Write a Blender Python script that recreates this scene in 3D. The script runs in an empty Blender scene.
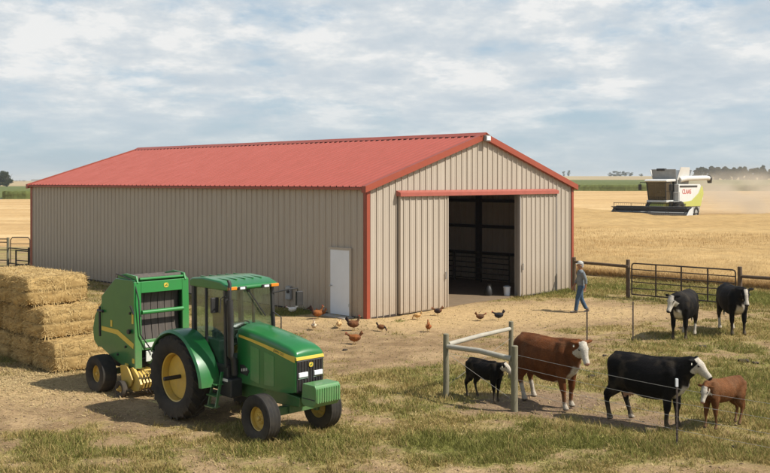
import bpy, bmesh, math, random
import numpy as np
from mathutils import Vector, Matrix, Euler, noise as mnoise
random.seed(7)
rng = np.random.default_rng(11)
SC = bpy.context.scene
COL = SC.collection
F, YH, H = 950.7, 180.6, 4.5          # focal length in photo pixels, horizon row, eye height
PI = math.pi

def at(px, py, z=0.0):
    d = F*(H-z)/(py-YH)
    return Vector(((px-385)*d/F, d, z))

# ------------------------------------------------------------------ helpers
def tag(o, label=None, cat=None, group=None, kind=None):
    if label: o['label'] = label
    if cat: o['category'] = cat
    if group: o['group'] = group
    if kind: o['kind'] = kind
    return o

def empty(name, loc=(0, 0, 0), rz=0.0):
    o = bpy.data.objects.new(name, None)
    o.empty_display_size = 0.2
    o.location = loc; o.rotation_euler = (0, 0, rz)
    COL.objects.link(o)
    return o

def thing(name, label, cat, loc=(0, 0, 0), rz=0.0, group=None):
    return tag(empty(name, loc, rz), label, cat, group)

def link_mesh(name, me, mat=None, parent=None):
    o = bpy.data.objects.new(name, me)
    if mat is not None:
        me.materials.clear(); me.materials.append(mat)
    COL.objects.link(o)
    if parent is not None: o.parent = parent
    return o

def copy_tree(o, parent=None):
    c = o.copy(); COL.objects.link(c)
    if parent is not None: c.parent = parent
    for ch in list(o.children):
        copy_tree(ch, c)
    return c

def frame_from(d, ref=Vector((0, 0, 1))):
    d = d.normalized()
    if abs(d.dot(ref)) > 0.98: ref = Vector((1, 0, 0))
    a = ref.cross(d).normalized()
    b = d.cross(a).normalized()
    return a, b

class MB:
    """collects shapes into one bmesh"""
    def __init__(s): s.bm = bmesh.new()
    def face(s, vs):
        try: return s.bm.faces.new(vs)
        except ValueError: return None
    def poly(s, pts):
        return s.face([s.bm.verts.new(p) for p in pts])
    def box(s, c, size, rot=None):
        c = Vector(c); h = Vector(size)/2
        R = Euler(rot).to_matrix() if rot is not None else Matrix.Identity(3)
        v = []
        for x in (-1, 1):
            for y in (-1, 1):
                for z in (-1, 1):
                    v.append(s.bm.verts.new(c + R @ Vector((x*h.x, y*h.y, z*h.z))))
        for f in ((0, 1, 3, 2), (4, 6, 7, 5), (0, 4, 5, 1), (2, 3, 7, 6), (0, 2, 6, 4), (1, 5, 7, 3)):
            s.face([v[i] for i in f])
        return s
    def bb(s, x0, x1, y0, y1, z0, z1):
        return s.box(((x0+x1)/2, (y0+y1)/2, (z0+z1)/2), (x1-x0, y1-y0, z1-z0))
    def bar(s, p, q, w, h=None, up=Vector((0, 0, 1))):
        p, q = Vector(p), Vector(q); h = h or w
        a, b = frame_from(q-p, up)
        r = []
        for c in (p, q):
            r.append([s.bm.verts.new(c + a*i*w/2 + b*j*h/2) for i, j in ((-1, -1), (1, -1), (1, 1), (-1, 1))])
        for i in range(4):
            s.face((r[0][i], r[0][(i+1) % 4], r[1][(i+1) % 4], r[1][i]))
        s.face(r[0][::-1]); s.face(r[1])
        return s
    def tube(s, pts, rad, seg=10, caps=True, ref=None, closed=False):
        """pts path; rad number | list of r | list of (a,b)"""
        pts = [Vector(p) for p in pts]; n = len(pts)
        if not hasattr(rad, '__len__'): rad = [rad]*n
        ref = Vector(ref) if ref is not None else None
        rings = []; a = None
        for i, p in enumerate(pts):
            d = (pts[min(i+1, n-1)] - pts[max(i-1, 0)])
            if d.length < 1e-9: d = Vector((0, 0, 1))
            d.normalize()
            if ref is not None:
                a = (ref - d*ref.dot(d)).normalized(); b = d.cross(a)
            else:
                if a is None: a, b = frame_from(d)
                else:
                    a = (a - d*a.dot(d)).normalized(); b = d.cross(a)
            ra, rb = rad[i] if hasattr(rad[i], '__len__') else (rad[i], rad[i])
            rings.append([s.bm.verts.new(p + a*math.cos(2*PI*k/seg)*ra + b*math.sin(2*PI*k/seg)*rb) for k in range(seg)])
        for i in range(n-1):
            for k in range(seg):
                s.face((rings[i][k], rings[i][(k+1) % seg], rings[i+1][(k+1) % seg], rings[i+1][k]))
        if caps:
            s.face(rings[0][::-1]); s.face(rings[-1])
        return s
    def lathe(s, prof, c=(0, 0, 0), axis='y', seg=32):
        """prof list of (r, t) around axis through c"""
        c = Vector(c); rings = []
        ax = {'x': Vector((1, 0, 0)), 'y': Vector((0, 1, 0)), 'z': Vector((0, 0, 1))}[axis]
        a, b = {'x': (Vector((0, 1, 0)), Vector((0, 0, 1))), 'y': (Vector((0, 0, 1)), Vector((1, 0, 0))), 'z': (Vector((1, 0, 0)), Vector((0, 1, 0)))}[axis]
        for r, t in prof:
            if r < 1e-6: rings.append([s.bm.verts.new(c+ax*t)])
            else: rings.append([s.bm.verts.new(c + ax*t + a*r*math.cos(2*PI*k/seg) + b*r*math.sin(2*PI*k/seg)) for k in range(seg)])
        for i in range(len(rings)-1):
            A, B = rings[i], rings[i+1]
            for k in range(seg):
                k2 = (k+1) % seg
                if len(A) == 1 and len(B) == 1: continue
                if len(A) == 1: s.face((A[0], B[k2], B[k]))
                elif len(B) == 1: s.face((A[k], A[k2], B[0]))
                else: s.face((A[k], A[k2], B[k2], B[k]))
        return s
    def prism(s, poly, y0, y1, plane='xz'):
        """polygon in a plane extruded along the third axis"""
        def P(u, v, w):
            return {'xz': (u, w, v), 'yz': (w, u, v), 'xy': (u, v, w)}[plane]
        A = [s.bm.verts.new(P(u, v, y0)) for u, v in poly]
        B = [s.bm.verts.new(P(u, v, y1)) for u, v in poly]
        n = len(poly)
        for i in range(n):
            s.face((A[i], A[(i+1) % n], B[(i+1) % n], B[i]))
        s.face(A[::-1]); s.face(B)
        return s
    def build(s, name, mat, parent=None, bevel=0.0, smooth=None, segs=2):
        bmesh.ops.recalc_face_normals(s.bm, faces=s.bm.faces)
        me = bpy.data.meshes.new(name); s.bm.to_mesh(me); s.bm.free()
        o = link_mesh(name, me, mat, parent)
        if smooth is None: smooth = 35
        if smooth:
            me.polygons.foreach_set('use_smooth', [True]*len(me.polygons))
            me.set_sharp_from_angle(angle=math.radians(smooth))
        if bevel > 0:
            m = o.modifiers.new('bevel', 'BEVEL'); m.width = bevel; m.segments = segs
            m.limit_method = 'ANGLE'; m.angle_limit = math.radians(40); m.harden_normals = True
        return o

def remesh_build(mb, name, mat, parent=None, voxel=0.02, smooth=4, factor=0.5, colfn=None):
    """union of tubes -> one continuous skin"""
    me = bpy.data.meshes.new(name); bmesh.ops.recalc_face_normals(mb.bm, faces=mb.bm.faces)
    mb.bm.to_mesh(me); mb.bm.free()
    tmp = bpy.data.objects.new(name+'_tmp', me); COL.objects.link(tmp)
    m = tmp.modifiers.new('r', 'REMESH'); m.mode = 'VOXEL'; m.voxel_size = voxel
    if smooth:
        m2 = tmp.modifiers.new('s', 'SMOOTH'); m2.iterations = smooth; m2.factor = factor
    dg = bpy.context.evaluated_depsgraph_get(); dg.update()
    me2 = bpy.data.meshes.new_from_object(tmp.evaluated_get(dg))
    bpy.data.objects.remove(tmp); bpy.data.meshes.remove(me)
    me2.name = name
    me2.polygons.foreach_set('use_smooth', [True]*len(me2.polygons))
    o = link_mesh(name, me2, mat, parent)
    if colfn is not None:
        n = len(me2.vertices); co = np.empty(n*3, np.float32); me2.vertices.foreach_get('co', co)
        set_col(me2, colfn(co.reshape(-1, 3)))
    return o

def set_col(me, rgb, name='Col'):
    n = len(me.vertices)
    at_ = me.color_attributes.new(name, 'FLOAT_COLOR', 'POINT')
    a = np.ones((n, 4), np.float32); a[:, :3] = rgb
    at_.data.foreach_set('color', a.ravel())

def np_mesh(name, V, Fa, mat, parent=None, col=None, smooth=False):
    """V (n,3); Fa (m,3) or (m,4) int"""
    V = np.asarray(V, np.float32); Fa = np.asarray(Fa, np.int32)
    me = bpy.data.meshes.new(name); k = Fa.shape[1]; m = len(Fa)
    me.vertices.add(len(V)); me.vertices.foreach_set('co', V.ravel())
    me.loops.add(m*k); me.loops.foreach_set('vertex_index', Fa.ravel())
    me.polygons.add(m); me.polygons.foreach_set('loop_start', np.arange(0, m*k, k, dtype=np.int32))
    me.update(calc_edges=True)
    if smooth: me.polygons.foreach_set('use_smooth', [True]*m)
    if col is not None: set_col(me, col)
    return link_mesh(name, me, mat, parent)

def _hash(ix, iy, s):
    n = (ix.astype(np.int64)*374761393 + iy.astype(np.int64)*668265263 + s*982451653) & 0x7fffffff
    n = ((n ^ (n >> 13))*1274126177) & 0x7fffffff
    return ((n ^ (n >> 16)) & 0xffff)/65535.0
def vnoise(x, y, s=0):
    x = np.asarray(x, float); y = np.asarray(y, float)
    ix, iy = np.floor(x), np.floor(y); fx, fy = x-ix, y-iy
    fx = fx*fx*(3-2*fx); fy = fy*fy*(3-2*fy)
    a, b = _hash(ix, iy, s), _hash(ix+1, iy, s); c, d = _hash(ix, iy+1, s), _hash(ix+1, iy+1, s)
    return (a*(1-fx)+b*fx)*(1-fy) + (c*(1-fx)+d*fx)*fy
def fbm(x, y, o=4, s=0):
    t = 0; a = .5; n = 0
    for i in range(o):
        t = t + a*vnoise(x*2**i, y*2**i, s+i*17); n += a; a *= .5
    return t/n
def sstep(a, b, x):
    t = np.clip((np.asarray(x, float)-a)/(b-a), 0, 1); return t*t*(3-2*t)

# ------------------------------------------------------------------ materials
def nt(name):
    m = bpy.data.materials.new(name); m.use_nodes = True
    n = m.node_tree; return m, n.nodes, n.links, n.nodes['Principled BSDF']
def node(N, t, **kw):
    n = N.new(t)
    for k, v in kw.items(): setattr(n, k, v)
    return n
def noise_fac(N, L, scale, detail=5, rough=.6, vec=None, stretch=None, coord='Object', dist=0):
    tc = node(N, 'ShaderNodeTexCoord')
    out = tc.outputs[coord]
    if stretch is not None:
        mp = node(N, 'ShaderNodeMapping'); mp.inputs['Scale'].default_value = stretch
        L.new(out, mp.inputs[0]); out = mp.outputs[0]
    nz = node(N, 'ShaderNodeTexNoise'); nz.inputs['Scale'].default_value = scale
    nz.inputs['Detail'].default_value = detail; nz.inputs['Roughness'].default_value = rough
    nz.inputs['Distortion'].default_value = dist
    L.new(out, nz.inputs['Vector'])
    return nz.outputs['Fac']
def ramp(N, L, fac, stops):
    r = node(N, 'ShaderNodeValToRGB'); e = r.color_ramp.elements
    while len(e) < len(stops): e.new(.5)
    for i, (p, c) in enumerate(stops):
        e[i].position = p; e[i].color = (*c, 1) if len(c) == 3 else c
    L.new(fac, r.inputs[0]); return r.outputs[0]
def mixc(N, L, fac, a, b, mode='MIX'):
    m = node(N, 'ShaderNodeMix', data_type='RGBA', blend_type=mode)
    for k, v in ((0, fac), (6, a), (7, b)):
        if isinstance(v, bpy.types.NodeSocket): L.new(v, m.inputs[k])
        elif k == 0: m.inputs[0].default_value = v
        else: m.inputs[k].default_value = (*v, 1)
    return m.outputs[2]
def bump(N, L, B, fac, strength=.3, dist=.02):
    b = node(N, 'ShaderNodeBump'); b.inputs['Strength'].default_value = strength
    b.inputs['Distance'].default_value = dist
    L.new(fac, b.inputs['Height']); L.new(b.outputs[0], B.inputs['Normal'])
def paint(name, c, rough=.4, metal=0, wear=.25, wc=None, scale=3, spec=.5, bumps=0, stretch=None, coat=0, dirt=None, dirtz=None):
    m, N, L, B = nt(name)
    f = noise_fac(N, L, scale, 6, .65, stretch=stretch)
    wc = wc or tuple(x*.6 for x in c)
    r = ramp(N, L, f, [(.35, (0, 0, 0)), (.7, (1, 1, 1))])
    mm = node(N, 'ShaderNodeMath', operation='MULTIPLY'); mm.inputs[1].default_value = wear
    L.new(r, mm.inputs[0])
    col = mixc(N, L, mm.outputs[0], c, wc)
    if dirt is not None:      # dust settled low on the thing
        g = node(N, 'ShaderNodeNewGeometry'); sx = node(N, 'ShaderNodeSeparateXYZ'); L.new(g.outputs['Position'], sx.inputs[0])
        mr = node(N, 'ShaderNodeMapRange'); mr.inputs['From Min'].default_value = dirtz[1]; mr.inputs['From Max'].default_value = dirtz[0]
        L.new(sx.outputs['Z'], mr.inputs['Value'])
        nz = noise_fac(N, L, 9, 6, .7)
        k = node(N, 'ShaderNodeMath', operation='MULTIPLY'); L.new(mr.outputs[0], k.inputs[0]); L.new(nz, k.inputs[1])
        col = mixc(N, L, k.outputs[0], col, dirt)
    L.new(col, B.inputs['Base Color'])
    B.inputs['Roughness'].default_value = rough; B.inputs['Metallic'].default_value = metal
    B.inputs['Specular IOR Level'].default_value = spec
    if coat: B.inputs['Coat Weight'].default_value = coat; B.inputs['Coat Roughness'].default_value = .15
    rr = node(N, 'ShaderNodeMapRange'); rr.inputs['To Min'].default_value = max(0.05, rough-.12); rr.inputs['To Max'].default_value = min(1, rough+.2)
    L.new(f, rr.inputs['Value']); L.new(rr.outputs[0], B.inputs['Roughness'])
    if bumps: bump(N, L, B, noise_fac(N, L, scale*8, 4), bumps, .01)
    return m
def attr_mat(name, rough=.9, var=.25, scale=40, spec=.2, bumps=0, bdist=.01, sheen=0, trans=0):
    m, N, L, B = nt(name)
    a = node(N, 'ShaderNodeVertexColor', layer_name='Col')
    f = noise_fac(N, L, scale, 5, .7)
    k = node(N, 'ShaderNodeMapRange'); k.inputs['To Min'].default_value = 1-var; k.inputs['To Max'].default_value = 1+var
    L.new(f, k.inputs['Value'])
    vm = node(N, 'ShaderNodeVectorMath', operation='SCALE'); L.new(a.outputs[0], vm.inputs[0]); L.new(k.outputs[0], vm.inputs['Scale'])
    L.new(vm.outputs[0], B.inputs['Base Color'])
    B.inputs['Roughness'].default_value = rough; B.inputs['Specular IOR Level'].default_value = spec
    if sheen: B.inputs['Sheen Weight'].default_value = sheen
    if bumps: bump(N, L, B, f, bumps, bdist)
    if trans: 
        t = node(N, 'ShaderNodeBsdfTranslucent'); L.new(vm.outputs[0], t.inputs[0])
        mx = node(N, 'ShaderNodeMixShader'); mx.inputs[0].default_value = trans
        L.new(B.outputs[0], mx.inputs[1]); L.new(t.outputs[0], mx.inputs[2])
        L.new(mx.outputs[0], N['Material Output'].inputs[0])
    return m

DUST = (.34, .27, .18)
M = {}
M['wall'] = paint('wall_tan', (.45, .385, .305), .45, wear=.5, wc=(.37, .31, .24), scale=1.2, stretch=(4, 4, .5), dirt=(.28, .19, .11), dirtz=(-.3, 1.3))
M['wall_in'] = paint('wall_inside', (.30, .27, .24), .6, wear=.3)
M['roof'] = paint('roof_red', (.32, .066, .046), .58, spec=.3, wear=.6, wc=(.26, .065, .045), scale=1.1, stretch=(1, 3, 1))
M['trim'] = paint('trim_red', (.31, .062, .03), .4, wear=.3)
M['track'] = paint('track_red', (.38, .10, .07), .4, wear=.4)
M['whitedoor'] = paint('door_white', (.74, .76, .78), .5, wear=.25, wc=(.6, .6, .58))
M['grey'] = paint('grey_metal', (.38, .39, .40), .45, metal=.5, wear=.4)
M['galv'] = paint('galvanised', (.5, .5, .5), .4, metal=.8, wear=.4)
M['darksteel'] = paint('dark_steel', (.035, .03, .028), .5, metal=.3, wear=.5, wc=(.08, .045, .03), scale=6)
M['concrete'] = paint('concrete', (.38, .34, .28), .9, wear=.6, bumps=.3)
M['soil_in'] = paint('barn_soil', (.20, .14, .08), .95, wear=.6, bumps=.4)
M['green'] = paint('green_paint', (.012, .15, .03), .3, wear=.3, wc=(.015, .10, .028), scale=4, coat=.4, dirt=DUST, dirtz=(-.1, 1.0))
M['greenlight'] = paint('green_paint_sunlit', (.025, .22, .045), .35, wear=.3, wc=(.025, .15, .04), scale=4, coat=.3, dirt=DUST, dirtz=(.0, 1.8))  # brighter copy of the green, with sunlight on the baler front painted in
M['yellow'] = paint('yellow_paint', (.72, .46, .02), .38, wear=.35, wc=(.42, .27, .03), scale=7, coat=.2, dirt=DUST, dirtz=(-.3, 2.2))
M['sticker'] = paint('sticker_yellow', (.66, .48, .06), .5, wear=.3)
M['stickerw'] = paint('sticker_white', (.7, .7, .62), .5, wear=.3)
M['rubber'] = paint('rubber', (.020, .019, .018), .75, wear=.6, wc=(.065, .055, .04), scale=7, spec=.25, dirt=(.17, .13, .085), dirtz=(-.15, .45))
M['black'] = paint('black_plastic', (.018, .018, .018), .45, wear=.5, wc=(.05, .045, .04), scale=6)
M['belt'] = paint('belt_rubber', (.06, .05, .043), .75, wear=.7, wc=(.13, .105, .08), scale=2, stretch=(1, 6, 1))
M['seat'] = paint('seat_fabric', (.05, .045, .04), .9, wear=.4)
M['lamp_clear'] = paint('lamp_lens', (.75, .76, .76), .12, wear=.2)
M['amber'] = paint('amber_lens', (.72, .23, .02), .25, wear=.2)
M['chrome'] = paint('mirror_face', (.6, .62, .63), .1, metal=1, wear=.1)
M['wood'] = paint('weathered_post', (.22, .20, .125), .9, wear=.8, wc=(.13, .115, .08), scale=5, stretch=(6, 6, .7), bumps=.5)
M['woodpale'] = paint('weathered_rail', (.40, .37, .29), .85, wear=.8, wc=(.30, .27, .22), scale=4, stretch=(1, 1, 1), bumps=.5)
M['woodbrown'] = paint('brown_post', (.13, .085, .05), .9, wear=.8, wc=(.07, .05, .03), scale=5, bumps=.5)
M['rust'] = paint('rusty_post', (.09, .065, .05), .8, wear=.8, wc=(.05, .04, .035), scale=9)
M['wire'] = paint('fence_wire', (.36, .34, .30), .5, metal=.4, wear=.3)
M['pipe'] = paint('pipe_dark', (.03, .025, .022), .55, metal=.2, wear=.6, wc=(.12, .07, .04), scale=5)
M['cwhite'] = paint('combine_white', (.60, .60, .57), .4, wear=.4, wc=(.48, .46, .40), scale=1.5)
M['cgrey'] = paint('combine_grey', (.30, .30, .28), .55, wear=.5)
M['clime'] = paint('combine_lime', (.42, .43, .10), .4, wear=.4, wc=(.35, .36, .08), scale=1.5)
M['redletter'] = paint('red_lettering', (.55, .05, .03), .5, wear=.1)
M['blackletter'] = paint('dark_lettering', (.02, .03, .02), .5, wear=.1)
M['hoof'] = paint('hoof', (.10, .08, .06), .7, wear=.5)
M['eye'] = paint('eye_dark', (.008, .006, .005), .12, wear=0)
M['tagm'] = paint('ear_tag', (.72, .70, .55), .5, wear=.1)
M['coat'] = attr_mat('animal_coat', .68, .6, 38, .10, .8, .016)
M['feather'] = attr_mat('feathers', .8, .35, 60, .2, .5, .008)
M['foliage'] = attr_mat('foliage', .85, .3, 3, .2, trans=.25)
M['blade'] = attr_mat('dry_grass', .9, .15, 30, .15, trans=.3)
M['straw'] = attr_mat('straw', .85, .25, 14, .2, .3, .02)
M['bark'] = paint('bark', (.09, .065, .045), .95, wear=.6, bumps=.5)
M['comb'] = paint('comb_red', (.5, .03, .02), .6, wear=.2)
M['beak'] = paint('beak', (.45, .30, .08), .5, wear=.2)

def glass_mat(name, tint, trans=.75, rough=.03):
    m, N, L, B = nt(name)
    g = node(N, 'ShaderNodeBsdfGlossy'); g.inputs['Roughness'].default_value = rough
    t = node(N, 'ShaderNodeBsdfTransparent'); t.inputs[0].default_value = (*tint, 1)
    fr = node(N, 'ShaderNodeLayerWeight'); fr.inputs[0].default_value = .5
    pw = node(N, 'ShaderNodeMath', operation='POWER'); pw.inputs[1].default_value = 3.5; L.new(fr.outputs['Facing'], pw.inputs[0])
    mr = node(N, 'ShaderNodeMapRange'); mr.inputs['To Min'].default_value = .10; mr.inputs['To Max'].default_value = .85
    L.new(pw.outputs[0], mr.inputs['Value'])
    mx = node(N, 'ShaderNodeMixShader'); L.new(mr.outputs[0], mx.inputs[0]); L.new(t.outputs[0], mx.inputs[1]); L.new(g.outputs[0], mx.inputs[2])
    d = node(N, 'ShaderNodeBsdfDiffuse'); d.inputs[0].default_value = (.32, .30, .24, 1)
    f = noise_fac(N, L, 4, 6, .7)
    r = node(N, 'ShaderNodeMapRange'); r.inputs['From Min'].default_value = .45; r.inputs['From Max'].default_value = .8; r.inputs['To Min'].default_value = .01; r.inputs['To Max'].default_value = .07
    L.new(f, r.inputs['Value'])
    m2 = node(N, 'ShaderNodeMixShader'); L.new(r.outputs[0], m2.inputs[0]); L.new(mx.outputs[0], m2.inputs[1]); L.new(d.outputs[0], m2.inputs[2])
    L.new(m2.outputs[0], N['Material Output'].inputs[0])
    return m
M['glass'] = glass_mat('cab_glass', (.78, .88, .84))
M['glassdark'] = glass_mat('combine_glass', (.10, .10, .10))

def text_mesh(name, txt, size, mat, parent, loc, rot, extrude=.003, sx=1.0):
    cu = bpy.data.curves.new(name, 'FONT'); cu.body = txt; cu.size = size; cu.extrude = extrude
    cu.align_x = 'CENTER'; cu.align_y = 'CENTER'
    t = bpy.data.objects.new(name+'_t', cu); COL.objects.link(t)
    dg = bpy.context.evaluated_depsgraph_get(); dg.update()
    me = bpy.data.meshes.new_from_object(t.evaluated_get(dg)); bpy.data.objects.remove(t)
    me.name = name
    o = link_mesh(name, me, mat, parent); o.location = loc; o.rotation_euler = rot; o.scale = (sx, 1, 1)
    return o
# ------------------------------------------------------------------ camera, light, sky
cam = bpy.data.cameras.new('camera'); co = bpy.data.objects.new('camera', cam); COL.objects.link(co)
co.location = (0, 0, H); co.rotation_euler = (PI/2, 0, 0)
cam.sensor_width = 36; cam.lens = F/770*36; cam.shift_y = -(236.5-YH)/770
cam.clip_start = .1; cam.clip_end = 20000
SC.camera = co
SUNV = Vector((1, -.30, 0)).normalized()*math.cos(math.radians(48)) + Vector((0, 0, math.sin(math.radians(48))))
sun = bpy.data.lights.new('sun', 'SUN'); so = bpy.data.objects.new('sun', sun); COL.objects.link(so)
sun.energy = 5.0; sun.angle = math.radians(.8); sun.color = (1, .95, .87)
so.rotation_euler = (-SUNV).to_track_quat('-Z', 'Y').to_euler(); so.location = SUNV*60
SC.view_settings.view_transform = 'Standard'; SC.view_settings.look = 'None'; SC.view_settings.gamma = 1
SC.view_settings.exposure = .26
SC.view_settings.use_curve_mapping = False

w = bpy.data.worlds.new('World'); SC.world = w; w.use_nodes = True
N, L = w.node_tree.nodes, w.node_tree.links
bg = N['Background']; bg.inputs['Strength'].default_value = .09
sky = node(N, 'ShaderNodeTexSky', sky_type='NISHITA'); sky.sun_disc = False
sky.sun_elevation = math.radians(48); sky.sun_rotation = math.atan2(SUNV.x, SUNV.y)
sky.air_density = 1.0; sky.dust_density = 1.2; sky.ozone_density = 1.5
tc = node(N, 'ShaderNodeTexCoord'); sp = node(N, 'ShaderNodeSeparateXYZ'); L.new(tc.outputs['Generated'], sp.inputs[0])
def wm(op, a, b=None, c=None):
    n = node(N, 'ShaderNodeMath', operation=op)
    for i, v in enumerate((a, b, c)):
        if v is None: continue
        if isinstance(v, bpy.types.NodeSocket): L.new(v, n.inputs[i])
        else: n.inputs[i].default_value = v
    return n.outputs[0]
zc = wm('MAXIMUM', sp.outputs[2], 0.0)
inv = wm('DIVIDE', 1.0, wm('ADD', zc, .42))
cx = wm('MULTIPLY', sp.outputs[0], inv); cy = wm('MULTIPLY', sp.outputs[1], inv)
cb = node(N, 'ShaderNodeCombineXYZ'); L.new(sp.outputs[0], cb.inputs[0]); L.new(sp.outputs[1], cb.inputs[1]); L.new(wm('MULTIPLY', wm('DIVIDE', zc, wm('ADD', zc, .35)), 1.25), cb.inputs[2])
def wn(scale, det, rough, off, sx=1, sy=1, dist=0):
    mp = node(N, 'ShaderNodeMapping'); mp.inputs['Location'].default_value = off; mp.inputs['Scale'].default_value = (sx, sy, 1.55)
    L.new(cb.outputs[0], mp.inputs[0])
    z = node(N, 'ShaderNodeTexNoise'); z.inputs['Scale'].default_value = scale; z.inputs['Detail'].default_value = det
    z.inputs['Roughness'].default_value = rough; z.inputs['Distortion'].default_value = dist
    L.new(mp.outputs[0], z.inputs[0]); return z.outputs[0]
n1 = wn(5.5, 10, .52, (3.2, 1.3, .35), 1.0, 1.0, 0)
n2 = wn(17, 10, .62, (7.7, 4.1, 2), 1, 1, 0)
cov = wm('ADD', wm('MULTIPLY', n1, .68), wm('MULTIPLY', n2, .32))
cover = node(N, 'ShaderNodeMapRange', interpolation_type='SMOOTHSTEP'); cover.inputs['From Min'].default_value = .36; cover.inputs['From Max'].default_value = .52
L.new(cov, cover.inputs['Value'])
# cloud brightness: grey bases and pale tops
n3 = wn(10, 12, .63, (1.0, 9.4, 5), 1, 1, .0)
shade = ramp(N, L, n3, [(.33, (5.1, 5.8, 6.4)), (.46, (6.0, 6.5, 6.9)), (.53, (6.9, 7.2, 7.35)), (.60, (8.4, 8.35, 8.2))])
for e_ in [n for n in N if n.type == 'VALTORGB']: pass
fade = node(N, 'ShaderNodeMapRange', interpolation_type='SMOOTHSTEP'); fade.inputs['From Min'].default_value = -.01; fade.inputs['From Max'].default_value = .11
fade.inputs['To Min'].default_value = .25; fade.inputs['To Max'].default_value = .92
L.new(sp.outputs[2], fade.inputs['Value'])
thin = node(N, 'ShaderNodeMapRange', interpolation_type='SMOOTHSTEP'); thin.inputs['From Min'].default_value = .18; thin.inputs['From Max'].default_value = .55; thin.inputs['To Min'].default_value = 1; thin.inputs['To Max'].default_value = .2
L.new(sp.outputs[2], thin.inputs['Value'])
cf = wm('MULTIPLY', wm('MULTIPLY', cover.outputs[0], fade.outputs[0]), thin.outputs[0])
base = mixc(N, L, wm('MULTIPLY', thin.outputs[0], .7), sky.outputs[0], (4.2, 5.65, 6.9))
skyc = mixc(N, L, cf, base, shade)
L.new(skyc, bg.inputs['Color'])

# ------------------------------------------------------------------ terrain
def terr(X, Y):
    X = np.asarray(X, float); Y = np.asarray(Y, float)
    YY = np.maximum(Y, 1.0)
    R = np.interp(YY, [0, 45, 60, 88, 140, 200, 300, 500, 900, 1250, 1600, 3000], [0, 0, .2, .8, 1.25, 1.5, 1.2, 1.7, 3.3, 8, 12.0, 11])
    Lf = np.interp(YY, [0, 60, 232, 700, 1600, 3000], [0, 0, 0.0, .4, 3.2, 3.0])
    k = sstep(-.3, .12, X/YY)
    return R*k + Lf*(1-k)
BS = [-1.4, -.44, -.185, .0888, .161, .34, 1.4]; BY = [110, 75, 64, 45.8, 39.5, 29, 12]
CS = [-1.4, -.3, -.1, .15, 1.4]; CY = [225, 232, 262, 300, 320]
ES = [-1.4, -.3, .1, 1.4]; EY = [650, 700, 900, 950]
def fan(name, ya, yb, srow, rows, mat, zoff=0.0, colfn=None, zfn=None, power=1.6, smooth=True):
    S = np.asarray(srow); T = np.linspace(0, 1, rows)**power
    ya = ya(S); yb = yb(S)
    Yg = ya[None, :] + (yb-ya)[None, :]*T[:, None]
    Xg = S[None, :]*(Yg+60)
    Zg = terr(Xg, Yg) + zoff
    if zfn is not None: Zg = Zg + zfn(Xg, Yg)
    V = np.stack([Xg, Yg, Zg], -1).reshape(-1, 3)
    n = len(S); i = np.arange(rows-1)[:, None]*n + np.arange(n-1)[None, :]
    Fa = np.stack([i, i+1, i+n+1, i+n], -1).reshape(-1, 4)
    col = colfn(V[:, 0], V[:, 1]) if colfn is not None else None
    return np_mesh(name, V, Fa, mat, col=col, smooth=smooth)
BF = lambda s: np.interp(s, BS, BY); CF = lambda s: np.interp(s, CS, CY); EF = lambda s: np.interp(s, ES, EY)

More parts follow.
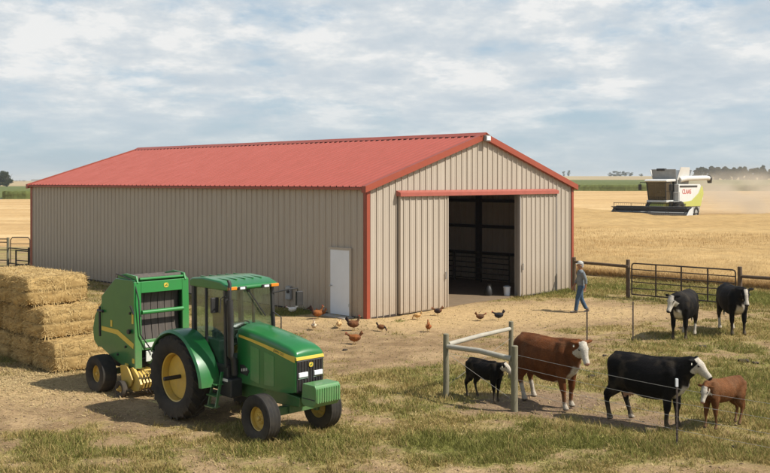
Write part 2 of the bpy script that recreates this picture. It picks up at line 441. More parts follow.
# yard ground: grass amount (green), dry grass, bare soil
def blob(X, Y, px, py, rx, ry, rot=0):
    c = at(px, py); dx, dy = X-c.x, Y-c.y; cr, sr = math.cos(rot), math.sin(rot)
    u = (dx*cr+dy*sr)/rx; v = (-dx*sr+dy*cr)/ry
    return np.exp(-(u*u+v*v))
def cover_fn(X, Y):
    """returns (grassiness 0..1, greenness 0..1, trampled 0..1)"""
    n = fbm(X*.55, Y*.55, 5, 3); n2 = fbm(X*1.9+9, Y*1.9, 4, 8); n0 = fbm(X*3.6+3, Y*3.6, 3, 9); n2 = n2+(fbm(X*.9+50, Y*2.2+7, 3, 33)-.5)*.7
    g = .53 + (n-.5)*1.3 + (n2-.5)*1.3 + (n0-.5)*.7
    for a in ((480, 312, 5.5, 2.2, .1, 1.6), (400, 325, 4.5, 2.2, .0, 1.1), (560, 312, 4, 1.6, 0, 1.0), (350, 350, 3.0, 2.5, 0, .75), (620, 318, 3, 1.5, 0, .55),
              (60, 390, 3.2, 1.6, 0, 1.0), (430, 350, 3, 1.5, 0, .55), (20, 400, 2, 1.5, 0, .8), (560, 402, 1.4, .8, .5, 1.2), (500, 400, 1.2, .6, 0, .5), (625, 420, 1.2, .5, -.4, 1.1),
              (200, 405, 2.2, 1.6, 0, .6), (340, 420, 1.2, 1.0, 0, .5), (120, 430, 1.6, .6, 0, .15), (220, 462, 1.2, .4, 0, .35), (20, 465, 1.0, .35, 0, .3), (560, 360, 1.5, 1.5, 0, .5)):
        g = g - a[5]*blob(X, Y, a[0], a[1], a[2], a[3], a[4])
    for a in ((290, 313, 2.2, .9, 0.1, 1.1), (560, 440, 3.2, 1.1, 0, .55), (400, 440, 2.5, 1.3, 0, .25), (740, 395, 2.5, 3.2, 0, .75), (720, 330, 3.0, 2.2, 0, .3), (420, 380, 1.4, 1.6, 0, .7),
              (600, 288, 2.5, 1.6, 0, 1.2), (395, 322, .7, .35, .7, 1.2), (545, 294, 1.6, .6, .7, 1.5), (760, 300, 3, 3, 0, .8), (400, 400, 1.6, 1.5, 0, .4), (640, 330, 1.5, 2, 0, .35), (120, 456, 1.6, .6, .2, .22), (300, 452, .9, .35, 0, .3), (230, 440, .6, .3, 0, .3), (30, 440, .7, .3, 0, .3),
              (700, 285, 6, 2.5, 0, .6), (745, 400, 1.6, 1.6, 0, .5), (480, 350, 1.2, .9, 0, .4)):
        g = g + a[5]*blob(X, Y, a[0], a[1], a[2], a[3], a[4])
    g = np.clip(g, 0, 1)
    m = fbm(X*.8+31, Y*.8+5, 4, 21)*.55+fbm(X*2.7+3, Y*2.7+5, 4, 22)*.45
    gr = np.clip(.26 + (m-.5)*1.9, 0, 1)
    for a in ((290, 313, 2.4, 1.0, 0, .9), (560, 445, 3.4, 1.2, 0, .40), (740, 390, 2.6, 3.0, 0, .45), (600, 288, 3, 1.6, 0, .6), (395, 322, .8, .4, .7, .7), (545, 294, 1.6, .6, .7, .7), (755, 300, 2.5, 2, 0, .75),
              (420, 370, 1.6, 1.6, 0, .4), (420, 445, 2, 1, 0, .2), (120, 452, 2.8, .8, 0, .25), (640, 300, 3, 1.5, 0, .35), (735, 350, 2, 1.5, 0, .3)):
        gr = gr + a[5]*blob(X, Y, a[0], a[1], a[2], a[3], a[4])
    gr = np.clip(gr, 0, 1)
    tr = 0
    for a in ((560, 402, 1.9, .9, .4, 1.), (625, 420, 1.5, .7, -.4, .9), (500, 402, 1.6, .7, 0, .7), (640, 425, 1.3, .5, 0, .5), (240, 400, 2.5, 1.3, 0, .35)):
        tr = tr + a[5]*blob(X, Y, a[0], a[1], a[2], a[3], a[4])
    return g, gr, np.clip(tr, 0, 1)
def lerp3(a, b, t): return np.asarray(a)[None, :]*(1-t[:, None]) + np.asarray(b)[None, :]*t[:, None]
def ground_col(X, Y):
    g, gr, tr = cover_fn(X, Y)
    n = fbm(X*2.3, Y*2.3, 4, 40); n5 = fbm(X*6, Y*6, 3, 45)
    n9 = fbm(X*.9+4, Y*1.3, 4, 47); soil = lerp3((.37, .255, .135), (.215, .14, .072), np.clip((n*.5+n9*.5-.36)*3.2, 0, 1))
    sand = 0
    for a in ((480, 312, 5, 2.2), (400, 322, 4.5, 1.5), (60, 388, 4, 1.3), (565, 312, 3.5, 1.4)):
        sand = sand + blob(X, Y, *a)
    sand = np.clip(sand*1.1*(.5+n5), 0, 1)
    c = soil*(1-sand[:, None]) + np.array((.44, .305, .15))[None]*sand[:, None]
    c = c*(1-tr[:, None]*.75) + np.array((.19, .13, .085))[None]*tr[:, None]*.75
    gc = lerp3((.32, .24, .095), (.165, .17, .04), gr)
    k = sstep(.08, .85, g + (n5-.5)*.7)
    c = c*(1-k[:, None]) + gc*k[:, None]
    return c
m, N, L, B = nt('yard_ground')
a = node(N, 'ShaderNodeVertexColor', layer_name='Col')
f1 = noise_fac(N, L, 5, 8, .75, coord='Object'); f2 = noise_fac(N, L, 28, 5, .75, coord='Object')
k1 = node(N, 'ShaderNodeMapRange'); k1.inputs['From Min'].default_value = .25; k1.inputs['From Max'].default_value = .75; k1.inputs['To Min'].default_value = .68; k1.inputs['To Max'].default_value = 1.32; L.new(f1, k1.inputs['Value'])
k2 = node(N, 'ShaderNodeMapRange'); k2.inputs['From Min'].default_value = .25; k2.inputs['From Max'].default_value = .75; k2.inputs['To Min'].default_value = .6; k2.inputs['To Max'].default_value = 1.4; L.new(f2, k2.inputs['Value'])
kk = node(N, 'ShaderNodeMath', operation='MULTIPLY'); L.new(k1.outputs[0], kk.inputs[0]); L.new(k2.outputs[0], kk.inputs[1])
vm = node(N, 'ShaderNodeVectorMath', operation='SCALE'); L.new(a.outputs[0], vm.inputs[0]); L.new(kk.outputs[0], vm.inputs['Scale'])
L.new(vm.outputs[0], B.inputs['Base Color']); B.inputs['Roughness'].default_value = .95; B.inputs['Specular IOR Level'].default_value = .15
ad = node(N, 'ShaderNodeMath', operation='ADD'); L.new(f1, ad.inputs[0]); L.new(f2, ad.inputs[1])
bump(N, L, B, ad.outputs[0], .55, .05)
M['yard'] = m
def gz(X, Y):
    d = np.clip((np.hypot(X, Y)-60)/-30, 0, 1)
    return ((fbm(X*.5, Y*.5, 3, 77)-.5)*.10 + (fbm(X*2.6, Y*2.6, 3, 70)-.5)*.07)*d
s_all = np.concatenate([np.linspace(-1.4, -.24, 40)[:-1], np.linspace(-.24, .24, 460), np.linspace(.24, 1.4, 40)[1:]])
def ground_z(x, y): return float(terr(x, y) + gz(np.array([x]), np.array([y]))[0])
g0 = fan('ground', lambda s: np.full_like(s, -50.), lambda s: np.full_like(s, 12.), np.linspace(-1.4, 1.4, 120), 50, M['yard'], colfn=ground_col, zfn=gz, power=1)
tag(g0, kind='structure')
s_near = np.concatenate([np.linspace(-1.4, -.24, 30)[:-1], np.linspace(-.24, .24, 420), np.linspace(.24, 1.4, 30)[1:]])
g1 = fan('ground', lambda s: np.minimum(np.full_like(s, 12.), BF(s)), BF, s_near, 420, M['yard'], colfn=ground_col, zfn=gz, power=1.25)
tag(g1, kind='structure')
# join the two sheets so the ground is one object
bpy.context.view_layer.objects.active = g1
with bpy.context.temp_override(active_object=g1, selected_editable_objects=[g1, g0], selected_objects=[g1, g0], object=g1):
    bpy.ops.object.join()
g1.name = 'ground'

# wheat stubble, corn, far fields
def field_mat(name, cols, sc1, stretch, bands=None, bstr=.4):
    m, N, L, B = nt(name)
    f = noise_fac(N, L, sc1, 6, .6, stretch=stretch)
    c = ramp(N, L, f, [(.3, cols[0]), (.5, cols[1]), (.7, cols[2])])
    f2 = noise_fac(N, L, .9, 7, .75)
    k = node(N, 'ShaderNodeMapRange'); k.inputs['From Min'].default_value = .3; k.inputs['From Max'].default_value = .7; k.inputs['To Min'].default_value = .8; k.inputs['To Max'].default_value = 1.2
    L.new(f2, k.inputs['Value'])
    vm = node(N, 'ShaderNodeVectorMath', operation='SCALE'); L.new(c, vm.inputs[0]); L.new(k.outputs[0], vm.inputs['Scale'])
    L.new(vm.outputs[0], B.inputs['Base Color']); B.inputs['Roughness'].default_value = .95; B.inputs['Specular IOR Level'].default_value = .1
    bump(N, L, B, f2, bstr, .3)
    return m
M['stubble'] = field_mat('stubble', ((.40, .25, .105), (.50, .33, .15), (.60, .43, .22)), .02, (1, 6, 1))
M['wheattop'] = field_mat('wheat_canopy', ((.37, .235, .095), (.43, .285, .12), (.50, .345, .155)), .05, (.6, 2.5, 1))
M['corn'] = field_mat('corn_tops', ((.085, .105, .03), (.115, .135, .04), (.15, .16, .055)), .012, (1, 3, 1))
M['far'] = field_mat('far_stubble', ((.30, .23, .12), (.37, .28, .15), (.42, .33, .19)), .004, (1, 3, 1))
sf = np.concatenate([np.linspace(-1.4, -.3, 20)[:-1], np.linspace(-.3, .5, 220), np.linspace(.5, 1.4, 20)[1:]])
o = fan('wheat_field', BF, CF, sf, 160, M['stubble'], colfn=None, zfn=lambda X, Y: (fbm(X*.05, Y*.4, 3, 5)-.5)*.25*sstep(40, 80, Y)); tag(o, kind='structure')
o = fan('field_under_corn', CF, EF, sf, 60, M['corn']); tag(o, kind='structure')
o = fan('far_field', EF, lambda s: np.full_like(s, 9000.), sf, 90, M['far'], power=2.2); tag(o, kind='structure')

# corn crop: raised leafy canopy with a ragged near edge
cz = lambda X, Y: 1.9 + (fbm(X*1.6, Y*1.6, 3, 91)-.5)*.3
def corn_block():
    S = np.linspace(-.32, .42, 900); rows = 60
    ya = CF(S) + (fbm(S*90, S*0, 2, 5)-.5)*.8; yb = EF(S)
    T = np.linspace(0, 1, rows)**2.2
    Yg = ya[None]+(yb-ya)[None]*T[:, None]; Xg = S[None]*(Yg+60)
    Zg = terr(Xg, Yg)+cz(Xg, Yg)
    Y0 = ya[None]; X0 = S[None]*(Y0+60); Z0 = terr(X0, Y0)-.1
    Ym = Y0+.25; Xm = S[None]*(Ym+60); Zm = terr(Xm, Ym)+1.0
    V = np.stack([np.vstack([X0, Xm, Xg]), np.vstack([Y0, Ym, Yg]), np.vstack([Z0, Zm, Zg])], -1)
    V[:, :, 1] += (rng.random(V.shape[:2])-.5)*.12
    R_, n = V.shape[:2]; i = np.arange(R_-1)[:, None]*n+np.arange(n-1)[None, :]
    Fa = np.stack([i, i+1, i+n+1, i+n], -1).reshape(-1, 4)
    return np_mesh('corn_crop', V.reshape(-1, 3), Fa, M['corn'], smooth=False)
tag(corn_block(), 'wide band of dark green standing corn across the far side of the wheat', 'crop', kind='stuff')

# standing wheat (right of the barn), a raised ragged canopy, thick with stalks near the fence
M['stalk'] = attr_mat('wheat_stalk', .9, .12, 10, .15, trans=.25)
WS = np.linspace(.045, .62, 420)
def wheat_h(X, Y): return (.35+.65*sstep(-.2, 3.2, Y-BF(X/(Y+60))))* .72 + (fbm(X*.9, Y*.9, 3, 13)-.5)*.16 + (fbm(X*.12, Y*.2, 3, 14)-.5)*.14
def standing():
    S = WS; rows = 150
    ya = BF(S)+.5+(fbm(S*160, S*0, 3, 2)-.5)*.9
    yb = np.interp(S, [0, .13, .17, .2, .62], [150, 100, 83.5, 86, 96])
    T = np.linspace(0, 1, rows)**1.3
    Yg = ya[None]+(yb-ya)[None]*T[:, None]; Xg = S[None]*(Yg+60)
    # tramline left by the sprayer
    Zg = terr(Xg, Yg)+wheat_h(Xg, Yg)
    for off in (0, 1.9):
        d = np.abs((Xg-17.5-off) - (Yg-41)*.62); Zg -= .45*np.exp(-(d/.35)**2)
    Yb0 = ya[None]-.9; X0 = S[None]*(Yb0+60); Z0 = terr(X0, Yb0)-.02
    Xe = S[None]*(yb[None]+60+.1); Ze = terr(Xe, yb[None])
    V = np.stack([np.vstack([X0, Xg, Xe]), np.vstack([Yb0, Yg, yb[None]+.1]), np.vstack([Z0, Zg, Ze])], -1)
    R_, n = V.shape[:2]; i = np.arange(R_-1)[:, None]*n+np.arange(n-1)[None, :]
    Fa = np.stack([i, i+1, i+n+1, i+n], -1).reshape(-1, 4)
    return np_mesh('standing_wheat', V.reshape(-1, 3), Fa, M['wheattop'], smooth=True)
wheat_obj = tag(standing(), 'ripe golden wheat standing beyond the gate and fence', 'crop', kind='stuff')

def blades(P, hgt, wid, lean, col, tipcol=None):
    """P (n,3) base; one bent blade = 2 quads worth of tris"""
    n = len(P); ang = rng.random(n)*2*PI; la = rng.random(n)*2*PI
    sx, sy = np.cos(ang)*wid/2, np.sin(ang)*wid/2
    lx, ly = np.cos(la)*lean, np.sin(la)*lean
    z = np.zeros(n)
    a = P+np.stack([-sx, -sy, z], 1); b = P+np.stack([sx, sy, z], 1)
    mid = P+np.stack([lx*.35, ly*.35, hgt*.62], 1)
    c = mid+np.stack([sx*.8, sy*.8, z], 1); d = mid-np.stack([sx*.8, sy*.8, z], 1)
    t = P+np.stack([lx, ly, hgt], 1)
    V = np.stack([a, b, c, d, t], 1).reshape(-1, 3)
    i = np.arange(n)[:, None]*5
    Fa = np.concatenate([i+[0, 1, 2], i+[0, 2, 3], i+[3, 2, 4]], 0)
    C = np.repeat(col, 5, 0)
    if tipcol is not None:
        C = C.reshape(n, 5, 3); C[:, 4] = tipcol; C = C.reshape(-1, 3)
    return V, Fa, C

NB = Vector((-.590, 30.768, 0)); AA = .76109; BW, BL = 12.133, 23.177
DR = Vector((math.sin(AA), math.cos(AA), 0)); DL = Vector((-math.cos(AA), math.sin(AA), 0))
def grass():
    Vs, Fs, Cs = [], [], []; off = 0
    n = 1500000
    Y = 13.2 + (44-13.2)*rng.random(n)**1.5
    X = (rng.random(n)*2-1)*(Y*.43+.6)
    g, gr, tr = cover_fn(X, Y)
    nn = fbm(X*3.3, Y*3.3, 3, 60); n7 = fbm(X*9, Y*9, 2, 66)
    p = sstep(.15, .95, g+(nn-.5)*1.1)*(1-.85*tr)
    clump = sstep(.42, .62, n7)
    keep = rng.random(n) < p*(.45+.55*clump)*.62 + .035
    # keep the barn floor and walls clear
    lx = (X-NB.x)*DR.x+(Y-NB.y)*DR.y; ly = (X-NB.x)*DL.x+(Y-NB.y)*DL.y
    keep &= ~((lx > -.05) & (lx < BW+.05) & (ly > -.02) & (ly < BL))
    keep &= (Y < BF(X/(Y+60)))
    X, Y, g, gr, nn = X[keep], Y[keep], g[keep], gr[keep], nn[keep]; n = len(X)
    Z = terr(X, Y)+gz(X, Y)-.01
    hgt = (.022+.085*rng.random(n)**2.0)*(.5+.9*nn)*(.5+.7*g)*(1+.5*gr)
    far = 1+np.clip((Y-15)/25, 0, 1.5)
    r = rng.random(n)[:, None]
    dry = np.array((.45, .34, .135))*(1-r)+np.array((.29, .22, .085))*r
    grn = np.array((.16, .165, .038))*(1-r)+np.array((.27, .25, .075))*r
    t = (rng.random(n) < np.clip(gr*1.15-.02, 0, 1))[:, None]
    col = np.where(t, grn, dry)
    V, Fa, C = blades(np.stack([X, Y, Z], 1), hgt, .011*far, hgt*(.35+.7*rng.random(n)), col)
    print('grass blades', n)
    return np_mesh('grass', V, Fa, M['blade'], col=C)

def wheat_stalks():
    n = 160000
    S = .045+(.46-.045)*rng.random(n); t = rng.random(n)**2.2
    Yb = BF(S); Y = Yb-.45+t*26; X = S*(Y+60)
    tram = np.zeros(n, bool)
    for off in (0, 1.9): tram |= np.abs((X-17.5-off)-(Y-41)*.62) < .35
    X, Y = X[~tram], Y[~tram]; n = len(X)
    Z = terr(X, Y)
    nn = fbm(X*.9, Y*.9, 3, 13)
    h = (.72+(nn-.5)*.2)*(.35+.65*sstep(-.2, 3.2, Y-BF(X/(Y+60))))+rng.random(n)*.16
    r = rng.random(n)[:, None]
    col = np.array((.42, .27, .11))*(1-r)+np.array((.58, .40, .19))*r
    V, Fa, C = blades(np.stack([X, Y, Z], 1), h, np.full(n, .022)*(1+(Y-40)/30).clip(1, 3), .12*np.ones(n), col)
    o = np_mesh('loose_wheat_stalks', V, Fa, M['stalk'], col=C)
    return o
# ------------------------------------------------------------------ barn
NB = Vector((-.590, 30.768, 0)); AA = .76109
DR = Vector((math.sin(AA), math.cos(AA), 0)); DL = Vector((-math.cos(AA), math.sin(AA), 0))
BW, BL, BH, BR = 12.133, 23.177, 4.29, 1.85
barn = thing('metal_barn', 'long tan ribbed metal barn with red roof and open sliding doors', 'barn', NB, math.atan2(DR.y, DR.x))
def top_at(x): return BH + BR*(1-abs(x-BW/2)/(BW/2))
def rib_profile(s0, s1, pitch, rw, start=0.0):
    """(s, height) break points of a ribbed sheet"""
    out = [(s0, 0)]; s = s0+pitch*.5+start
    while s < s1-rw:
        out += [(s-rw/2, 0), (s-rw/4, 1), (s+rw/4, 1), (s+rw/2, 0)]
        for q in (1/3, 2/3):
            m = s+pitch*q
            if m < s1-.05: out += [(m-.018, 0), (m, .3), (m+.018, 0)]
        s += pitch
    out.append((s1, 0)); out.sort(key=lambda t: t[0]); return out
def ribbed(name, s0, s1, zb, zt, P, mat, parent, pitch=.305, rw=.055, rh=.036, extra=(), start=0.0):
    """P(s, out, z) -> local point; zb, zt functions of s"""
    mb = MB(); prof = rib_profile(s0, s1, pitch, rw, start)
    def h_at(s):
        for (a, ha), (b, hb) in zip(prof, prof[1:]):
            if a <= s <= b: return ha+(hb-ha)*(s-a)/max(b-a, 1e-6)
        return 0
    prof = sorted(prof+[(e, h_at(e)) for e in extra])
    pv = None
    for s, h in prof:
        a = mb.bm.verts.new(P(s, h*rh, zb(s))); b = mb.bm.verts.new(P(s, h*rh, zt(s)))
        if pv: mb.face((pv[0], a, b, pv[1]))
        pv = (a, b)
    return mb.build(name, mat, parent, smooth=0)
zz = lambda s: 0.0
# long wall (x = 0 side, faces -x), with the walk door hole left to the door leaf standing proud
ribbed('side_wall', 0, BL, zz, lambda s: BH, lambda s, o, z: (-o, s, z), M['wall'], barn)
ribbed('side_wall', 0, BL, zz, lambda s: BH, lambda s, o, z: (BW+o, s, z), M['wall'], barn)
ribbed('end_wall', 0, BW, zz, top_at, lambda s, o, z: (s, BL+o, z), M['wall'], barn, extra=(BW/2,))
OX0, OX1, OZ = 3.80, 8.42, 3.98
gw = MB()
def gable():
    parts = []
    for s0, s1, zb in ((0, OX0, 0), (OX0, OX1, OZ), (OX1, BW, 0)):
        o = ribbed('gable_wall', s0, s1, (lambda s, z=zb: z), top_at, lambda s, o, z: (s, -o, z), M['wall'], barn, extra=(BW/2,) if s0 < BW/2 < s1 else ())
        parts.append(o)
    with bpy.context.temp_override(active_object=parts[0], selected_editable_objects=parts, selected_objects=parts, object=parts[0]):
        bpy.ops.object.join()
    parts[0].name = 'gable_wall'
gable()
# roof slopes
sl = math.hypot(BW/2, BR); ca, sa = (BW/2)/sl, BR/sl
OV = .16
def roofP(side):
    def P(s, o, t):   # t runs from the eave up
        t = t-OV
        x = t*ca; z = BH+.05+t*sa; x += -o*sa; z += o*ca
        return (x if side == 0 else BW-x, s, z)
    return P
for sd in (0, 1):
    ribbed('roof', -.12, BL+.12, lambda s: 0.0, lambda s: sl+OV, roofP(sd), M['roof'], barn, pitch=.305, rw=.06, rh=.045)
mb = MB()
rz = BH+BR+.05
mb.prism([(BW/2-.30, rz-.30*sa/ca+.05), (BW/2, rz+.09), (BW/2+.30, rz-.30*sa/ca+.05), (BW/2+.30, rz-.30*sa/ca+.02), (BW/2, rz+.06), (BW/2-.30, rz-.30*sa/ca+.02)], -.2, BL+.2)
mb.build('ridge_cap', M['trim'], barn)
for sx in (-1, 1):       # dark toothed closure strip under the ridge cap
    mb = MB(); zc_ = rz-.285*sa/ca; pts_ = [(0, zc_-.03), (BL, zc_-.03)]; q = BL
    while q > .3:
        pts_ += [(q, zc_+.045), (q-.12, zc_+.045), (q-.14, zc_-.0), (q-.285, zc_-.0)]; q -= .305
    mb.prism([(a_, b_) for a_, b_ in pts_]+[(0, zc_-.0)], BW/2+sx*.285-.015, BW/2+sx*.285+.02, 'yz')
    mb.build('ridge_closure', M['black'], barn, smooth=0)
for y0, y1 in ((-.17, .02), (BL-.02, BL+.17)):
    mb = MB()
    for sgn in (1, -1):
        xa, xb = (-.22, BW/2) if sgn == 1 else (BW+.22, BW/2)
        za = BH+.05-.22*sa/ca
        A = (xa, za); Bp = (xb, rz)
        mb.prism([(A[0], A[1]+.05), (Bp[0], Bp[1]+.06), (Bp[0], Bp[1]-.17), (A[0], A[1]-.16)], y0, y1)
    mb.build('rake_trim', M['trim'], barn)
for x0, x1 in ((-.20, -.035), (BW+.035, BW+.20)):
    mb = MB(); mb.bb(x0, x1, -.12, BL+.12, BH-.09, BH-.015); mb.build('eave_trim', M['trim'], barn)
for x, y in ((0, 0), (BW, 0), (0, BL), (BW, BL)):
    mb = MB(); sx = -1 if x == 0 else 1; sy = -1 if y == 0 else 1
    mb.bb(min(x+sx*.05, x-sx*.10), max(x+sx*.05, x-sx*.10), min(y+sy*.035, y+sy*.055), max(y+sy*.035, y+sy*.055), 0, top_at(x)-.02 if x in (0, BW) else BH)
    mb.bb(min(x+sx*.035, x+sx*.055), max(x+sx*.035, x+sx*.055), min(y+sy*.034, y-sy*.14), max(y+sy*.034, y-sy*.10), 0, BH-.1)
    mb.build('corner_trim', M['trim'], barn)
# base trim
mb = MB(); mb.bb(-.034, -.004, .16, BL-.16, -.05, .06); mb.bb(.16, OX0-.02, -.034, -.004, -.05, .05); mb.bb(OX1+.02, BW-.16, -.034, -.004, -.05, .05)
mb.build('base_trim', M['darksteel'], barn)
# sliding doors, each with handle, and the red track cover
for x0, x1, lab in ((1.47, 3.90, 'left sliding door leaf in tan ribbed metal'), (8.25, 10.75, 'right sliding door leaf in tan ribbed metal')):
    d = ribbed('sliding_door', x0, x1, lambda s: .07, lambda s: 3.99, lambda s, o, z: (s, -.13-o, z), M['wall'], barn, pitch=.305)
    d['label'] = lab
    mb = MB()
    mb.bb(x0-.03, x0+.02, -.165, -.05, .05, 4.0); mb.bb(x1-.02, x1+.03, -.165, -.05, .05, 4.0)
    mb.bb(x0, x1, -.12, -.06, .04, .12); mb.bb(x0, x1, -.12, -.06, 3.85, 3.95); mb.bb(x0, x1, -.12, -.06, 1.9, 2.0)
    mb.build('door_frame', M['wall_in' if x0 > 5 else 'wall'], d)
    hx = x1-.14 if x0 < 5 else x0+.14
    mb = MB(); mb.bb(hx-.015, hx+.015, -.21, -.19, 1.05, 1.3); mb.bb(hx-.012, hx+.012, -.19, -.16, 1.06, 1.09); mb.bb(hx-.012, hx+.012, -.19, -.16, 1.26, 1.29)
    mb.build('handle', M['galv'], d)
mb = MB(); mb.prism([(-.035, 4.17), (-.24, 4.10), (-.24, 3.97), (-.22, 3.97), (-.22, 4.08), (-.035, 4.14)], 1.36, 10.80, 'yz')
mb.build('door_track', M['track'], barn)
for x0, x1 in ((1.355, 1.36), (10.80, 10.805)):
    mb = MB(); mb.prism([(-.035, 4.16), (-.235, 4.09), (-.235, 3.98), (-.035, 3.98)], x0, x1, 'yz'); mb.build('track_end', M['track'], barn)
# jambs
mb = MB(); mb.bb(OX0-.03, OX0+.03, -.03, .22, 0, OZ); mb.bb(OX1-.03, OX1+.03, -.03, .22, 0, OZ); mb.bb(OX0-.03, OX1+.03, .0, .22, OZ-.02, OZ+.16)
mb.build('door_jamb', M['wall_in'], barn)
# apex light
mb = MB(); mb.bb(BW/2-.14, BW/2+.14, -.30, -.175, rz-.24, rz-.02); fx = mb.build('apex_light', M['cgrey'], barn, bevel=.01)
mb = MB(); mb.bb(BW/2-.11, BW/2+.11, -.315, -.302, rz-.2, rz-.06); mb.build('lens', M['lamp_clear'], fx)
# walk door on the long side
wd = MB(); wd.bb(-.065, -.03, .74, 1.66, .05, 2.2); wd = wd.build('walk_door', M['whitedoor'], barn, bevel=.006)
mb = MB(); mb.bb(-.075, -.028, .66, .738, 0, 2.28); mb.bb(-.075, -.028, 1.662, 1.74, 0, 2.28); mb.bb(-.075, -.028, .738, 1.662, 2.202, 2.28)
mb.build('door_frame', M['wall'], wd)
mb = MB(); mb.bb(-.09, -.066, .70, .76, .35, .45); mb.build('hinge', M['galv'], wd)
mb = MB(); mb.tube([(-.066, 1.58, 1.0), (-.13, 1.58, 1.0)], .014); mb.lathe([(.0, -.03), (.03, -.02), (.032, 0), (.0, .012)], (-.14, 1.58, 1.0), 'x', 14)
mb.build('door_knob', M['galv'], wd)
mb = MB(); mb.bb(-.5, -.03, .55, 1.85, -.1, .035); mb.build('door_step', M['concrete'], barn, bevel=.01)
mb = MB(); mb.bb(-.14, -.03, 3.65, 3.89, .34, .80); eb = mb.build('meter_box', M['grey'], barn, bevel=.015)
mb = MB(); mb.lathe([(0, -.06), (.055, -.05), (.06, 0), (0, 0)], (-.142, 3.72, .62), 'x', 16); mb.build('dial', M['black'], eb)
# inside: floor, frames, girts, bottom rails
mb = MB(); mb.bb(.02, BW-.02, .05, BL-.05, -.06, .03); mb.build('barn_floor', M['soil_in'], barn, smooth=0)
for x in (.12, BW-.12):
    for y in np.arange(.3, BL, 4.5):
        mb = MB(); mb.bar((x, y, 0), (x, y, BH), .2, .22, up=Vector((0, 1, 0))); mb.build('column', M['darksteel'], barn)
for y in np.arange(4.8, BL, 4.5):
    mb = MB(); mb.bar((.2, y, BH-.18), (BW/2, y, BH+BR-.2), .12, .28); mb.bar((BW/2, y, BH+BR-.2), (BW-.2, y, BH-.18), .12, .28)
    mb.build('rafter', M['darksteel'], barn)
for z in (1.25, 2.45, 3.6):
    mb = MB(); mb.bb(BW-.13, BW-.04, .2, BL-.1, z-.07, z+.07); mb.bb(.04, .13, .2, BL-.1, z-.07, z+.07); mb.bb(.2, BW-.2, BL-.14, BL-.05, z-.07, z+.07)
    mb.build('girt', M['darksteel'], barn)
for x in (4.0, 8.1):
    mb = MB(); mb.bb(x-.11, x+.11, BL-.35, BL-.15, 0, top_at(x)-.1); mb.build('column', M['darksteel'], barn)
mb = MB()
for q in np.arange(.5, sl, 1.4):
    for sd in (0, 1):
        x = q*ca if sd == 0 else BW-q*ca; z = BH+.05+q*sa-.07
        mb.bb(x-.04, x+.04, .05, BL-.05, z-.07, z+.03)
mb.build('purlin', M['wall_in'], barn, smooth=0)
def blocal(x, y, z=0): return NB + DR*x + DL*y + Vector((0, 0, z))

# pen panels standing inside the barn, bucket and feed sack by the right door
def panel(name, label, p, rz, n, L_=3.0, Hh=1.35, mat='pipe', group=None, cat='pen panel', bars=6):
    t = thing(name, label, cat, p, rz, group)
    mb = MB()
    for k in range(bars):
        mb = MB(); z = .2+(Hh-.2)*k/(bars-1); mb.tube([(0, 0, z), (L_, 0, z)], .022, 8); mb.build('rail', M[mat], t)
    for x in (0, L_/2, L_):
        mb = MB(); mb.tube([(x, 0, 0), (x, 0, Hh+.03)], .028, 8); mb.build('upright', M[mat], t)
    return t
for k, lab in enumerate(('pen panel at the back of the barn interior, nearest the left door leaf', 'pen panel seen through the middle of the barn doorway', 'pen panel inside the barn behind the white bucket')):
    panel('pen_panel', lab, blocal(11.3, 2.6+k*3.1), math.atan2(DL.y, DL.x), 3, group='pen panels inside the barn')
p = at(506, 297.5); lx = (p-NB).dot(DR); ly = (p-NB).dot(DL)
def bucket(name, label, p, r=.15, h=.34, mat='whitedoor'):
    t = thing(name, label, 'bucket', p)
    mb = MB(); mb.lathe([(0, .01), (r*.85, 0), (r, h), (r+.012, h), (r+.012, h-.03), (r*.97, h-.03), (r*.83, .02), (0, .02)], (0, 0, 0), 'z', 20); mb.build('pail', M[mat], t)
    mb = MB(); mb.tube([(math.cos(a)*r, 0, h-.03+math.sin(a)*r*.6) for a in np.linspace(0, PI, 12)], .005, 6); mb.build('bail', M['galv'], t)
    return t
bucket('bucket', 'white plastic bucket standing just inside the right barn door', blocal(lx+.36, ly+.22, .03), .14, .34)
t = thing('feed_sack', 'dark stuffed sack slumped beside the white bucket', 'sack', blocal(lx-.12, ly+.75, .03)); t.scale = (.8, .8, .8)
mb = MB(); mb.tube([(0, 0, 0), (0, 0, .12), (.02, 0, .32), (.04, .02, .48), (.05, .02, .56)], [.2, .24, .2, .1, .13], 12)
for v in mb.bm.verts: v.co += Vector((mnoise.noise(v.co*6), mnoise.noise(v.co*6+Vector((9, 0, 0))), 0))*.05
mb.build('sack', M['black'], t); mb = MB(); mb.lathe([(.1, 0), (.115, .015), (.1, .03)], (.042, .02, .47), 'z', 12); mb.build('tie', M['wood'], t)

